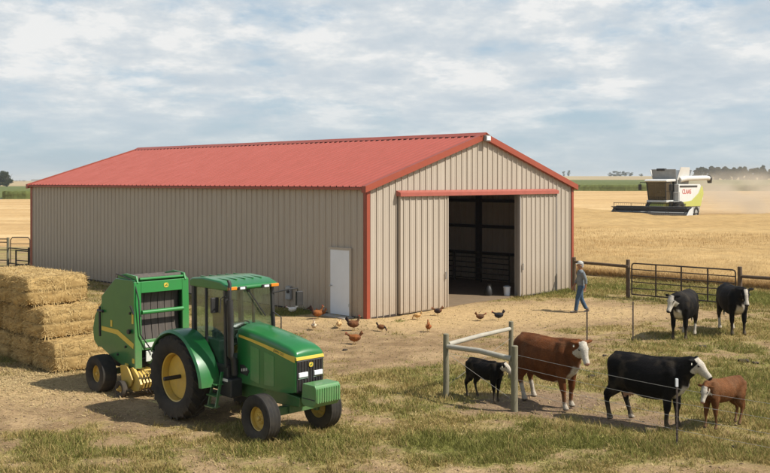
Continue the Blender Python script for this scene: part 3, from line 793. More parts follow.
# ------------------------------------------------------------------ straw bales
UH = Vector((.70, .714, 0)).normalized(); VH = Vector((-.714, .70, 0)).normalized()
HC = at(53.5, 374)
LU, LV, LZ = 1.62, 1.12, .735
def bale(loc, label, seed):
    r = np.random.default_rng(seed)
    t = thing('straw_bale', label, 'straw bale', loc+VH*float(r.normal()*.012), math.atan2(UH.y, UH.x)+float(r.normal())*.018, 'large straw bales in the stack beside the barn')
    nu, nv, nz = 30, 20, 14
    bm = bmesh.new(); bmesh.ops.create_cube(bm, size=1)
    bmesh.ops.subdivide_edges(bm, edges=bm.edges[:], cuts=17, use_grid_fill=True)
    sc = (1+.04*(r.random()-.5), 1+.05*(r.random()-.5))
    for v in bm.verts:
        q = v.co.copy(); x, y, z = q*2
        # rounded edges
        k = lambda a, b, c: a*(1-.075*(b**4+c**4)+.02)
        x, y, z = k(x, y, z), k(y, x, z)*(1+.02*(1-z*z)), k(z, x, y)
        p = Vector((x*LU/2*sc[0], y*LV/2*sc[1], z*LZ/2))
        grv = 0
        if abs(q.z) < .03: grv = .035              # seam between two layers
        for gx in (-.3, -.1, .1, .3):
            if abs(q.x-gx) < .02: grv = max(grv, .012)
        nn = mnoise.fractal(p*3.1+Vector((seed*3.7, 0, 0)), .7, 2, 4)*.045 + mnoise.noise(p*14+Vector((seed, 0, 0)))*.016
        d = Vector((x**5, y**5, z**5)); d = d.normalized() if d.length > 1e-6 else Vector((0, 0, 1))
        v.co = Vector((p.x*.985, p.y*.955, p.z*.955)) + d*(nn*.75-grv) + Vector((0, 0, LZ/2))
    me = bpy.data.meshes.new('bale_body'); bm.to_mesh(me); bm.free()
    me.polygons.foreach_set('use_smooth', [True]*len(me.polygons))
    o = link_mesh('bale_body', me, M['straw'], t)
    n = len(me.vertices); co_ = np.empty(n*3, np.float32); me.vertices.foreach_get('co', co_); co_ = co_.reshape(-1, 3)
    f = fbm(co_[:, 0]*5+seed, co_[:, 2]*22+co_[:, 1]*5, 4, seed)
    base = lerp3((.28, .18, .065), (.48, .33, .135), np.clip((f-.25)*1.8, 0, 1))
    seam = np.exp(-((co_[:, 2]-LZ/2)/.03)**2)[:, None]*.35
    set_col(me, base*(1-seam))
    # loose straws over every face
    m = 5200; face = r.integers(0, 5, m); A = r.random(m)*2-1; Bq = r.random(m)*2-1
    P = np.zeros((m, 3)); Nn = np.zeros((m, 3))
    for f_, (ax, sg) in enumerate(((0, 1), (0, -1), (1, 1), (1, -1), (2, 1))):
        s_ = face == f_; o1, o2 = [i for i in range(3) if i != ax]
        P[s_, ax] = sg; P[s_, o1] = A[s_]; P[s_, o2] = Bq[s_]; Nn[s_, ax] = sg
    P = P*np.array((LU/2*sc[0]*.985, LV/2*sc[1]*.95, LZ/2*.95))*.99*(1-.05*(np.sort(np.abs(P), 1)[:, 1:2]**4)); P[:, 2] += LZ/2
    D = r.normal(size=(m, 3)); D[:, 2] *= .6; D -= Nn*(D*Nn).sum(1)[:, None]*.85
    D += Nn*.25*r.random(m)[:, None]
    D /= np.linalg.norm(D, axis=1)[:, None]+1e-6
    L_ = (.035+.10*r.random(m)**2)[:, None]
    W = np.cross(D, Nn); W /= np.linalg.norm(W, axis=1)[:, None]+1e-6; W *= .0055
    c0 = P+Nn*.01; c1 = c0+D*L_+Nn*(.03*r.random(m)[:, None])
    c1[:, 2] -= L_[:, 0]*.25
    V = np.stack([c0-W, c0+W, c1+W*.6, c1-W*.6], 1).reshape(-1, 3); i = np.arange(m)[:, None]*4
    rr = r.random(m)[:, None]; cc = np.array((.34, .22, .08))*(1-rr)+np.array((.62, .46, .21))*rr
    np_mesh('loose_straw', V, np.concatenate([i+[0, 1, 2], i+[0, 2, 3]]), M['straw'], t, col=np.repeat(cc, 4, 0))
    return t
tiers = ((0, 0.0, 0.0, 'bottom tier'), (1, .54, -.02, 'middle tier'), (2, 1.10, -.10, 'top tier'))
ordw = ('at the near right end', 'second from the near end', 'third from the near end', 'fourth from the near end')
for ti, off, du, tn in tiers:
    for k in range(4 if ti < 2 else 3):
        c = HC + UH*(LU/2+du+random.uniform(-.03, .03)) + VH*(off+LV*(k+.5)) + Vector((0, 0, ti*(LZ-.005)-.01))
        bale(c, 'large straw bale in the %s of the stack, %s' % (tn, ordw[k]), ti*10+k+1)
# fallen straw on the ground by the stack
def litter():
    n = 26000; a = rng.normal(size=(n, 2))
    c = HC+UH*.2+VH*1.0
    X = c.x+a[:, 0]*2.2; Y = c.y-.7+a[:, 1]*1.5
    k = (Y > 13.5); X, Y = X[k], Y[k]; n = len(X)
    n2 = 5000; X2 = rng.random(n2)*16-11; Y2 = 14+rng.random(n2)*8; X = np.concatenate([X, X2]); Y = np.concatenate([Y, Y2]); n = len(X)
    Z = terr(X, Y)+gz(X, Y)+.006+rng.random(n)*.02; an = rng.random(n)*2*PI; L_ = .03+.09*rng.random(n)
    d = np.stack([np.cos(an)*L_, np.sin(an)*L_, rng.normal(size=n)*.012], 1); w_ = np.stack([-np.sin(an), np.cos(an), np.zeros(n)], 1)*.006
    P = np.stack([X, Y, Z], 1); V = np.stack([P-w_, P+w_, P+d+w_*.7, P+d-w_*.7], 1).reshape(-1, 3); i = np.arange(n)[:, None]*4
    rr = rng.random(n)[:, None]; cc = np.array((.38, .27, .12))*(1-rr)+np.array((.58, .44, .22))*rr
    return np_mesh('straw_litter', V, np.concatenate([i+[0, 1, 2], i+[0, 2, 3]]), M['straw'], col=np.repeat(cc, 4, 0))
tag(litter(), 'loose straws scattered on the ground round the bale stack', 'straw', kind='stuff')
tag(grass(), 'dry yellow and green grass growing over the farmyard', 'grass', kind='stuff')
tag(wheat_stalks(), 'thick stalks along the near edge of the ripe wheat', 'crop', kind='stuff').name = 'wheat_stalks'

# ------------------------------------------------------------------ fences
def gpt(px, py, z=0.0):
    p = at(px, py); return Vector((p.x, p.y, ground_z(p.x, p.y)+z))
def jit_post(mb, p, h, r, lean=(0, 0), sink=.15, seg=12):
    pts = []; rd = []
    for k in range(7):
        t = k/6; pts.append(p+Vector((lean[0]*t, lean[1]*t, -sink+(h+sink)*t))+Vector((random.uniform(-1, 1), random.uniform(-1, 1), 0))*r*.06); rd.append(r*(1.05-.1*t)*random.uniform(.96, 1.04))
    pts.append(pts[-1]+Vector((0, 0, r*.12))); rd.append(r*.75)
    mb.tube(pts, rd, seg)
PA, PB, PC = gpt(446, 398), gpt(514.5, 411), gpt(511, 379)
t = thing('corner_brace', 'weathered round timber corner brace with three posts beside the black calf', 'fence brace', PA)
rel = lambda p: Vector(p)-t.location
for p, h, r in ((PA, 1.33, .062), (PB, 1.28, .068), (PC, 1.32, .055)):
    mb = MB(); jit_post(mb, rel(p), h, r); mb.build('post', M['wood'], t)
ra = rel(PA)+Vector((0, 0, 1.12)); 
mb = MB(); mb.tube([ra+Vector((.05, 0, .0)), (ra+rel(PC)+Vector((0, 0, 1.16)))/2+Vector((0, 0, .01)), rel(PC)+Vector((-.03, -.02, 1.16))], [.05, .048, .045], 12); mb.build('rail', M['woodpale'], t)
mb = MB(); mb.tube([ra+Vector((.03, -.05, -.04)), (ra+rel(PB)+Vector((0, 0, 1.05)))/2, rel(PB)+Vector((-.05, .05, 1.02))], [.052, .055, .056], 12); mb.build('rail', M['woodpale'], t)
def wirepath(mb, a, b, r=.0045, sag=.02, n=8):
    a, b = Vector(a), Vector(b)
    mb.tube([a.lerp(b, i/n)-Vector((0, 0, sag*math.sin(PI*i/n))) for i in range(n+1)], r*.72, 5)
for a, b in (((PA, .95), (PB, .2)), ((PA, .95), (PC, .25)), ((PA, .25), (PC, .95))):
    mb = MB(); wirepath(mb, rel(a[0])+Vector((0, 0, a[1])), rel(b[0])+Vector((0, 0, b[1])), .005, 0); mb.build('brace_wire', M['wire'], t)
def tpost(t, p, h, whitetop=False, mat='rust'):
    mb = MB(); q = Vector(p)-t.location
    mb.bb(q.x-.018, q.x+.018, q.y-.004, q.y+.004, q.z-.2, q.z+h); mb.bb(q.x-.004, q.x+.004, q.y+.004, q.y+.034, q.z-.2, q.z+h)
    for k in range(10): mb.bb(q.x-.008, q.x+.008, q.y-.010, q.y-.004, q.z+.12+k*h*.085, q.z+.15+k*h*.085)
    o = mb.build('steel_post', M[mat], t, smooth=0)
    if whitetop:
        mb = MB(); mb.bb(q.x-.02, q.x+.02, q.y-.012, q.y+.036, q.z+h-.13, q.z+h+.004); mb.build('painted_tip', M['whitedoor'], o, smooth=0)
TP = gpt(677, 445)
t = thing('wire_fence', 'four strand wire fence with white tipped steel post in front of the big black cow', 'fence', TP)
tpost(t, TP, 1.16, True)
P2 = Vector((TP.x+3.2, TP.y-2.9, 0)); P2.z = ground_z(P2.x, P2.y); tpost(t, P2, 1.16, True)
for z in (.30, .52, .76, 1.0):
    mb = MB(); wirepath(mb, PB-t.location+Vector((.07, 0, z+.1)), Vector((0, -.012, z)), .0045, .015); wirepath(mb, Vector((0, -.012, z)), P2-t.location+Vector((0, -.012, z)), .0045, .02)
    mb.build('wire', M['wire'], t)
T1, T2, G1, G2 = gpt(587, 352), gpt(633, 341), gpt(628, 297.5), gpt(740, 308)
t = thing('wire_fence', 'faint wire fence on thin rusty steel posts running back past the brown cow', 'fence', T1)
tpost(t, T1, 1.1); tpost(t, T2, 1.1)
for z in (.35, .65, .98):
    mb = MB(); wirepath(mb, PC-t.location+Vector((.05, 0, z)), Vector((0, -.01, z)), .003); wirepath(mb, Vector((0, -.01, z)), T2-t.location+Vector((0, -.01, z)), .003); wirepath(mb, T2-t.location+Vector((0, -.01, z)), G1-t.location+Vector((0, -.1, z)), .003)
    mb.build('wire', M['rust'], t)
# post and rail left and right of the gate
E0 = gpt(574, 292.5)
t = thing('rail_fence', 'brown post and rail fence between barn corner and gate behind the man', 'fence', G1); rel = lambda p: Vector(p)-t.location
for p, h in ((G1, 1.47), (E0, 1.42)):
    mb = MB(); jit_post(mb, rel(p), h, .085); mb.build('post', M['woodbrown'], t)
mb = MB(); mb.tube([rel(E0)+Vector((0, -.1, 1.25)), rel(G1)+Vector((0, -.1, 1.22))], .06, 10); mb.build('rail', M['woodbrown'], t)
E3 = gpt(812, 314)
t = thing('rail_fence', 'brown post and rail fence right of the gate behind the rightmost cow', 'fence', G2)
for p, h in ((G2, 1.45), (E3, 1.4)):
    mb = MB(); jit_post(mb, rel(p), h, .085); mb.build('post', M['woodbrown'], t)
mb = MB(); mb.tube([rel(G2)+Vector((.05, -.1, 1.12)), rel(E3)+Vector((0, -.1, 1.12))], .06, 10); mb.build('rail', M['woodbrown'], t)
# the gate
gd = G2-G1; gd.z = 0; gl = gd.length-.32; gd.normalize()
t = thing('farm_gate', 'black six bar steel farm gate between two wooden posts at the wheat', 'gate', G1+gd*.16+Vector((0, 0, .04)), math.atan2(gd.y, gd.x))
mb = MB()
rnd = .08
mb.tube([(0, 0, .12), (0, 0, 1.2), (.03, 0, 1.28), (.1, 0, 1.31), (gl-.1, 0, 1.31), (gl-.03, 0, 1.28), (gl, 0, 1.2), (gl, 0, .12), (0, 0, .12)], .027, 8); mb.build('gate_frame', M['pipe'], t)
for z in (.36, .6, .84, 1.08): mb = MB(); mb.tube([(0, 0, z), (gl, 0, z)], .020, 8); mb.build('rail', M['pipe'], t)
for k in (1, 2, 3):
    x = gl*k/4; mb = MB(); mb.bb(x-.028, x+.028, -.036, -.02, .1, 1.33); mb.build('upright', M['pipe'], t)
for z in (1.1, .3): mb = MB(); mb.tube([(-.14, 0, z), (0, 0, z)], .015); mb.build('hinge', M['pipe'], t)
# pipe corral at the far left
C0 = at(29.5, 268); C0.x -= .35; C0.y += .2
t = thing('pipe_corral', 'dark pipe corral panels at the far left corner of the barn', 'corral', C0)
def cp(px, base=267): 
    p = at(px, base); return Vector((p.x, p.y, 0))-t.location
ps = [cp(-30, 265.5), cp(8, 266), cp(16, 267), cp(28.6, 268)]
for i, (p, h) in enumerate(zip(ps, (1.45, 1.5, .9, 1.05))):
    mb = MB(); mb.tube([p, p+Vector((0, 0, h))], .075 if i == 1 else .045, 8); mb.build('post', M['wood'] if i == 1 else M['pipe'], t)
for a, b, zs in ((0, 1, (.3, .85, 1.25, 1.42)), (1, 3, (.15, .95)), (2, 3, (.35, .85))):
    for z in zs: mb = MB(); mb.tube([ps[a]+Vector((0, 0, z)), ps[b]+Vector((0, 0, z))], .028, 6); mb.build('rail', M['pipe'], t)
mb = MB(); q = cp(10.5, 263); q2 = cp(30, 263); mb.tube([q, q+Vector((0, 0, 1.25)), q+Vector((.1, 0, 1.4)), q2+Vector((-.1, 0, 1.4)), q2+Vector((0, 0, 1.25)), q2], .03, 8); mb.tube([q+Vector((0, 0, .7)), q2+Vector((0, 0, .7))], .02, 6); mb.tube([q+Vector((0, 0, 1.05)), q2+Vector((0, 0, 1.05))], .02, 6)
mb.build('loop_panel', M['pipe'], t)

def clods():
    n = 9000; Y = 13.5+20*rng.random(n)**1.3; X = (rng.random(n)*2-1)*(Y*.43+.5); g, gr, tr = cover_fn(X, Y)
    k = rng.random(n) > g*1.1-.15; lx = (X-NB.x)*DR.x+(Y-NB.y)*DR.y; ly = (X-NB.x)*DL.x+(Y-NB.y)*DL.y
    k &= ~((lx > -.1) & (ly > -.1)); X, Y = X[k], Y[k]; n = len(X); Z = terr(X, Y)+gz(X, Y)
    r_ = .008+.028*rng.random(n)**3; D = np.array([(1, 0, 0), (0, 1, 0), (-1, 0, 0), (0, -1, 0), (0, 0, .6), (0, 0, -.6)])
    a = rng.random(n)*6.28; V = np.repeat(D[None], n, 0)*(.7+.6*rng.random((n, 6, 1)))*r_[:, None, None]
    x_ = V[..., 0]*np.cos(a)[:, None]-V[..., 1]*np.sin(a)[:, None]; y_ = V[..., 0]*np.sin(a)[:, None]+V[..., 1]*np.cos(a)[:, None]
    V = np.stack([x_+X[:, None], y_+Y[:, None], V[..., 2]+Z[:, None]+.003], -1).reshape(-1, 3)
    i = np.arange(n)[:, None]*6; Fa = np.concatenate([i+[p, q, 4] for p, q in ((0, 1), (1, 2), (2, 3), (3, 0))]+[i+[q, p, 5] for p, q in ((0, 1), (1, 2), (2, 3), (3, 0))])
    c_ = np.array((.24, .165, .095))[None]*(.6+.9*rng.random((n, 1)))
    return np_mesh('soil_clods', V, Fa, M['straw'], col=np.repeat(c_, 6, 0), smooth=True)
tag(clods(), 'small crumbs of dry soil on the yard', 'soil', kind='stuff')
# ------------------------------------------------------------------ wheels
def wheel(name, parent, c, r, w, rim_r, side=-1, lugs=0, hub='yellow', dish=.35, ribs=0, lug_h=.035):
    """axis along y; side = -1 outer face toward -y"""
    w2 = w/2
    t = empty(name, c); t.parent = parent
    mb = MB(); rr = r-(lug_h if lugs else 0)
    prof = [(rim_r*.98, -w2*.72), (rim_r+.02, -w2*.86), (rim_r+(rr-rim_r)*.35, -w2*1.0), (rim_r+(rr-rim_r)*.7, -w2*1.0), (rr-.03*r, -w2*.93), (rr-.008, -w2*.78)]
    if ribs:
        for k in range(ribs+1):
            y = -w2*.78+w*.78*k/ribs
            prof += [(rr, y-.012), (rr, y+.010), (rr-.022, y+.016), (rr-.022, y+.026)] if k < ribs else [(rr, y-.01)]
    else:
        prof += [(rr, -w2*.5), (rr+.004, 0), (rr, w2*.5)]
    prof += [(rr-.008, w2*.8), (rr-.03*r, w2*.93), (rim_r+(rr-rim_r)*.7, w2), (rim_r+(rr-rim_r)*.35, w2), (rim_r+.02, w2*.86), (rim_r*.98, w2*.72), (rim_r*.98, -w2*.72)]
    mb.lathe(prof, (0, 0, 0), 'y', 72)
    for k in range(lugs):           # chevron bars
        for s in (-1, 1):
            a0 = 2*PI*(k+(0 if s < 0 else .5))/lugs
            P = []
            for (yy, da, hh) in ((.02*s, 0.0, lug_h), (w2*.55*s, .16, lug_h), (w2*.96*s, .27, lug_h*.5), (w2*1.0*s, .30, -.05*r)):
                a = a0-da; R_ = rr+hh
                P.append((a, R_, yy))
            lw = .035
            rows = []
            for a, R_, yy in P:
                row = []
                for dw, dh in ((-lw*1.4, -lug_h-.02), (-lw*.8, 0), (lw*.8, 0), (lw*1.4, -lug_h-.02)):
                    aa = a+dw/r; q = R_+dh
                    row.append(mb.bm.verts.new((math.sin(aa)*q, yy, math.cos(aa)*q)))
                rows.append(row)
            for A, B_ in zip(rows, rows[1:]):
                for j in range(3): mb.face((A[j], A[j+1], B_[j+1], B_[j]))
            mb.face(rows[0]); mb.face(rows[-1][::-1])
    mb.build('tyre', M['rubber'], t, smooth=45)
    mb = MB(); s = side; e = w2*.80
    mb.lathe([(rim_r+.012, s*e), (rim_r+.012, s*(e-.03)), (rim_r*.93, s*(e-.05)), (rim_r*.90, s*(e-w*dish)), (rim_r*.60, s*(e-w*dish-.015)), (rim_r*.42, s*(e-w*dish+.045)), (rim_r*.18, s*(e-w*dish+.05)), (0, s*(e-w*dish+.05))], (0, 0, 0), 'y', 48)
    mb.lathe([(rim_r*.98, -s*e), (rim_r*.9, -s*(e-.04)), (rim_r*.88, 0), (0, 0)], (0, 0, 0), 'y', 40)
    mb.build('rim', M[hub], t, smooth=40)
    mb = MB(); y0 = s*(e-w*dish+.04)
    mb.lathe([(rim_r*.2, y0), (rim_r*.19, y0+s*.035), (rim_r*.12, y0+s*.05), (0, y0+s*.05)], (0, 0, 0), 'y', 20)
    for k in range(8):
        a = 2*PI*k/8; mb.lathe([(.018*r/.8+.004, y0-s*.01), (.016*r/.8+.004, y0+s*.02), (0, y0+s*.022)], (math.cos(a)*rim_r*.31, 0, math.sin(a)*rim_r*.31), 'y', 6)
    mb.build('hub', M[hub], t)
    return t

def emblem(parent, loc, rot, s):
    """small leaping deer badge"""
    mb = MB(); seg = 24
    mb.prism([(math.copysign(abs(math.cos(2*PI*k/seg))**.7, math.cos(2*PI*k/seg))*s, math.copysign(abs(math.sin(2*PI*k/seg))**.7, math.sin(2*PI*k/seg))*s*.9) for k in range(seg)], -.004, .004, 'xy')
    e = mb.build('badge', M['sticker'], parent); e.location = loc; e.rotation_euler = rot
    mb = MB(); q = s*.8
    body = [(-.75, -.1), (-.55, .12), (-.1, .16), (.25, .3), (.38, .62), (.3, .9), (.46, .66), (.6, .6), (.78, .42), (.52, .38), (.42, .1), (.5, -.1), (.85, -.45), (.78, -.5), (.35, -.2), (.2, -.16), (-.2, -.2), (-.45, -.4), (-.85, -.8), (-.9, -.72), (-.58, -.25)]
    mb.prism([(x*q, y*q) for x, y in body], .0045, .008, 'xy')
    mb.build('deer_mark', M['green'], e, smooth=0)
    return e

# ------------------------------------------------------------------ tractor
TZ = math.radians(-46)
tr = thing('tractor', 'green farm tractor with yellow wheels and glass cab parked in front of the barn', 'tractor', (-3.31, 18.60, 0), TZ)
for sgn in (-1, 1):
    wheel('rear_wheel', tr, (0, sgn*.80, .785), .80, .42, .47, sgn, lugs=22, dish=.62)
    wheel('front_wheel', tr, (2.40, sgn*.69, .405), .412, .27, .215, sgn, ribs=3, dish=.45)
mb = MB(); mb.tube([(0, -.74, .785), (0, .74, .785)], .09, 16); mb.tube([(0, -1.16, .785), (0, -.7, .785)], .04, 12); mb.tube([(0, .7, .785), (0, 1.16, .785)], .04, 12)
mb.box((0, 0, .8), (.6, .5, .55)); mb.build('rear_axle', M['black'], tr, bevel=.02)
mb = MB(); mb.prism([(-.2, .62), (.2, .5), (1.4, .5), (2.85, .58), (2.85, .75), (1.4, .86), (-.2, .98)], -.2, .2); mb.build('chassis', M['green'], tr, bevel=.02)
mb = MB(); mb.bar((2.4, -.6, .46), (2.4, .6, .46), .13, .14); mb.box((2.4, 0, .52), (.22, .3, .22))
for s in (-1, 1): mb.tube([(2.4, s*.56, .34), (2.4, s*.56, .56)], .055, 12)
mb.build('front_axle', M['green'], tr, bevel=.012)
mb = MB(); mb.tube([(2.28, -.5, .46), (2.28, .5, .46)], .02, 8); mb.build('tie_rod', M['galv'], tr)
# hood
def hood_sec(x, w, zt, zb, crown=.05, r=.10):
    pts = [(-w, zb), (-w, zt-r*1.5)]
    for k in range(1, 6):
        a = PI/2*k/6; pts.append((-w+r*(1-math.cos(a)), zt-r*1.5+r*1.5*math.sin(a)))
    pts += [(-w+r, zt), (-w*.35, zt+crown*.85), (0, zt+crown), (w*.35, zt+crown*.85), (w-r, zt)]
    for k in range(1, 6):
        a = PI/2*(1-k/6); pts.append((w-r*(1-math.cos(a)), zt-r*1.5+r*1.5*math.sin(a)))
    pts += [(w, zt-r*1.5), (w, zb)]
    return [(x, y, z) for y, z in pts]
def skin(secs, name, mat, parent, smooth=40, cap=True, bevel=0):
    mb = MB(); rows = [[mb.bm.verts.new(p) for p in s] for s in secs]
    for A, B_ in zip(rows, rows[1:]):
        for k in range(len(A)-1): mb.face((A[k], A[k+1], B_[k+1], B_[k]))
        mb.face((A[-1], A[0], B_[0], B_[-1]))
    if cap: mb.face(rows[0]); mb.face(rows[-1][::-1])
    return mb.build(name, mat, parent, smooth=smooth, bevel=bevel)
xs = [1.18, 1.25, 1.6, 2.0, 2.4, 2.66, 2.80, 2.86, 2.885]
hood = skin([hood_sec(x, w_, zt, zb, cr, r_) for x, w_, zt, zb, cr, r_ in
             ((1.20, .335, 1.78, .80, .05, .07), (1.26, .34, 1.81, .80, .05, .07), (1.6, .34, 1.78, .80, .05, .07), (2.0, .335, 1.73, .80, .045, .07), (2.4, .33, 1.67, .80, .04, .07), (2.66, .325, 1.62, .82, .035, .07),
              (2.80, .32, 1.575, .84, .025, .07), (2.865, .312, 1.53, .86, .015, .06), (2.88, .305, 1.48, .86, .01, .05))], 'hood', M['green'], tr)
# side panels, darker screens, vents, stripe
for s in (-1, 1):
    yy = s*.342
    mb = MB()
    mb.prism([(1.62, .90), (1.88, .86), (1.88, 1.48), (1.62, 1.52)], min(yy-s*.012, yy+s*.004), max(yy-s*.012, yy+s*.004)); mb.build('side_screen', M['greenlight'], hood, bevel=.004)
    mb = MB()
    mb.prism([(2.02, .86), (2.30, .88), (2.30, 1.41), (2.02, 1.45)], min(s*.318, s*.339), max(s*.318, s*.340)); mb.build('side_screen', M['greenlight'], hood, bevel=.004)
    mb = MB()
    mb.prism([(1.30, .98), (1.52, .95), (1.58, 1.05), (1.42, 1.14), (1.30, 1.13)], min(s*.33, s*.349), max(s*.33, s*.349)); mb.build('vent', M['black'], hood)
    mb = MB()
    for k in range(4): mb.box((1.36+.05*k, s*.351, 1.04+.01*k), (.022, .006, .05))
    mb.build('vent_mark', M['stickerw'], hood, smooth=0)
    # yellow stripe follows the hood's flank
    P = [(1.26, .3425, 1.655), (1.6, .3425, 1.62), (2.0, .3375, 1.565), (2.4, .3325, 1.50), (2.66, .3275, 1.45), (2.80, .3225, 1.43), (2.866, .3145, 1.42)]
    mb = MB(); pv = None
    for i, (x, y, z) in enumerate(P):
        h_ = .024 if i < 2 else .024+.006*(i-1)
        a_, b_ = mb.bm.verts.new((x, s*(y+.001), z-h_)), mb.bm.verts.new((x, s*(y+.001), z+h_))
        c_, d_ = mb.bm.verts.new((x, s*(y+.004), z-h_)), mb.bm.verts.new((x, s*(y+.004), z+h_))
        if pv: mb.face((pv[2], c_, d_, pv[3])); mb.face((pv[1], pv[3], d_, b_)); mb.face((pv[0], a_, c_, pv[2]))
        pv = (a_, b_, c_, d_)
    stp = mb.build('stripe', M['sticker'], hood)
    sl_ = math.atan2(1.30-1.49, .8)
    if s < 0: text_mesh('lettering', 'JOHN DEERE', .062, M['blackletter'], stp, (2.47, s*.3345, 1.487), (PI/2-.03, 0, 0), .002, 1.0).rotation_euler = Euler((PI/2, -sl_*-1, 0)) if False else Euler((PI/2, math.radians(11), math.radians(1.8)), 'XYZ')
    text_mesh('lettering', '7410', .05, M['blackletter'], stp, (1.45, s*.348, 1.586), (PI/2, math.radians(9), 0) if s < 0 else (PI/2, -math.radians(9), PI), .002) if False else None
# grille
mb = MB(); mb.bb(2.84, 2.90, -.295, .295, .84, 1.40); gr_ = mb.build('grille', M['black'], tr, bevel=.02)
mb = MB()
for k in range(9): mb.bb(2.90, 2.912, -.26+k*.062, -.245+k*.062, .86, 1.38)
mb.build('grille_bars', M['darksteel'], gr_, smooth=0)
for s in (-1, 1):
    mb = MB(); mb.bb(2.895, 2.93, min(s*.07, s*.27), max(s*.07, s*.26), 1.11, 1.195); mb.build('headlight', M['lamp_clear'], tr, bevel=.012)
    mb = MB(); mb.bb(2.885, 2.915, min(s*.06, s*.28), max(s*.06, s*.28), 1.085, 1.098); mb.build('headlight_trim', M['chrome'], tr)
emblem(gr_, (2.916, 0, 1.31), (PI/2, 0, PI/2), .045)
mb = MB(); mb.prism([(2.86, 1.405), (2.905, 1.405), (2.895, 1.455), (2.86, 1.465)], -.308, .308); mb.build('nose_stripe', M['sticker'], tr, bevel=.004)
# front weights
mb = MB(); mb.box((3.06, 0, .80), (.32, .36, .16)); mb.build('weight_bracket', M['green'], tr, bevel=.01)
wt = MB(); wt.prism([(2.98, .72), (3.02, 1.04), (3.34, 1.04), (3.38, .98), (3.38, .76), (3.30, .66), (3.04, .66)], -.275, .275); wt = wt.build('front_weights', M['greenlight'], tr, bevel=.015)
mb = MB()
for k in range(10): mb.bb(3.375, 3.392, -.25+k*.053, -.218+k*.053, .74, .99)
mb.build('weight_ribs', M['greenlight'], wt, bevel=.005)
mb = MB(); mb.prism([(3.02, .785), (3.35, .785), (3.35, .80), (3.02, .80)], -.28, -.273); mb.build('seam', M['black'], wt)
# cab: floor, posts, roof, glass, interior
CX0, CX1, CY = .02, 1.17, .55
mb = MB(); mb.prism([(.35, .92), (1.2, .86), (1.2, 1.12), (.2, 1.12)], -CY, CY); mb.build('cab_floor', M['black'], tr, bevel=.015)
posts = []
for s in (-1, 1):
    for (a, b, wd) in (((1.16, s*CY, 1.08), (1.10, s*CY*.96, 2.50), .065), ((.10, s*CY, 1.25), (.06, s*CY*.96, 2.50), .085), ((.52, s*CY, 1.10), (.48, s*CY*.97, 2.50), .05)):
        mb = MB(); mb.bar(a, b, wd, wd, up=Vector((1, 0, 0))); mb.build('cab_post', M['black'], tr, bevel=.012)
roof_t = MB()
roof_t.prism([(-.04, 2.48), (1.20, 2.48), (1.26, 2.51), (1.23, 2.57), (.98, 2.645), (.4, 2.68), (.03, 2.65), (-.06, 2.60)], -.575, .575)
roof_t = roof_t.build('cab_roof', M['green'], tr, bevel=.035, segs=3)
mb = MB()
for k in (-2, -1, 0, 1, 2): mb.bar((.06, k*.19, 2.665), (.97, k*.19, 2.655), .03, .02)
mb.build('roof_ribs', M['green'], roof_t, bevel=.004)
for s in (-1, 1):
    mb = MB(); mb.bb(1.18, 1.275, min(s*.39, s*.57), max(s*.39, s*.57), 2.495, 2.555); mb.build('turn_signal', M['amber'], roof_t, bevel=.01)
    mb = MB(); mb.bb(1.235, 1.278, min(s*.18, s*.36), max(s*.18, s*.36), 2.49, 2.55); q = mb.build('work_light_housing', M['black'], roof_t, bevel=.008)
    mb = MB(); mb.bb(1.278, 1.286, min(s*.22, s*.33), max(s*.22, s*.33), 2.50, 2.542); mb.build('work_light', M['lamp_clear'], q, bevel=.004)
def pane(a, name='window'):
    n_ = (Vector(a[1])-Vector(a[0])).cross(Vector(a[2])-Vector(a[0])).normalized()*.004
    mb = MB(); A = [mb.bm.verts.new(Vector(p)-n_) for p in a]; B_ = [mb.bm.verts.new(Vector(p)+n_) for p in a]
    k = len(a)
    for i in range(k): mb.face((A[i], A[(i+1) % k], B_[(i+1) % k], B_[i]))
    mb.face(A[::-1]); mb.face(B_)
    return mb.build(name, M['glass'], tr, smooth=0)
pane([(1.16, -.51, 1.2), (1.16, .51, 1.2), (1.10, .49, 2.49), (1.10, -.49, 2.49)], 'windscreen')
pane([(.06, .5, 1.4), (.06, -.5, 1.4), (.04, -.48, 2.49), (.04, .48, 2.49)], 'rear_window')
for s in (-1, 1):
    y = s*.55
    pane([(.56, y, 1.12), (1.12, y, 1.12), (1.07, y*.965, 2.49), (.51, y*.965, 2.49)], 'door_window')
    pane([(.14, y, 1.35), (.5, y, 1.12), (.46, y*.965, 2.49), (.10, y*.965, 2.49)])
mb = MB(); mb.bar((1.19, -.5, 1.17), (1.19, .5, 1.17), .05, .08); mb.bar((1.12, -.55, 1.1), (.5, -.55, 1.1), .04, .06); mb.bar((1.12, .55, 1.1), (.5, .55, 1.1), .04, .06); mb.build('sill', M['black'], tr)
mb = MB(); mb.bar((1.185, .32, 1.95), (1.15, -.05, 2.46), .02, .02); mb.bar((1.15, -.08, 2.44), (1.155, -.03, 2.47), .04, .05); mb.build('wiper', M['black'], tr)
mb = MB(); mb.tube([(.42, 0, 1.1), (.42, 0, 1.38)], .1); mb.box((.48, 0, 1.44), (.46, .46, .14)); mb.box((.27, 0, 1.76), (.12, .44, .6), (0, -.12, 0)); mb.box((.25, 0, 2.12), (.09, .26, .16), (0, -.12, 0))
for s in (-1, 1): mb.box((.42, s*.26, 1.62), (.32, .05, .05))
mb.build('seat', M['seat'], tr, bevel=.03)
mb = MB(); mb.tube([(1.05, 0, 1.1), (.93, 0, 1.62)], .04); mb.box((1.02, 0, 1.5), (.12, .36, .3), (0, -.25, 0)); mb.build('steering_column', M['stickerw'], tr, bevel=.02)
mb = MB(); c_ = Vector((.86, 0, 1.69)); a_ = Vector((0, 1, 0)); b_ = Vector((.45, 0, .89))
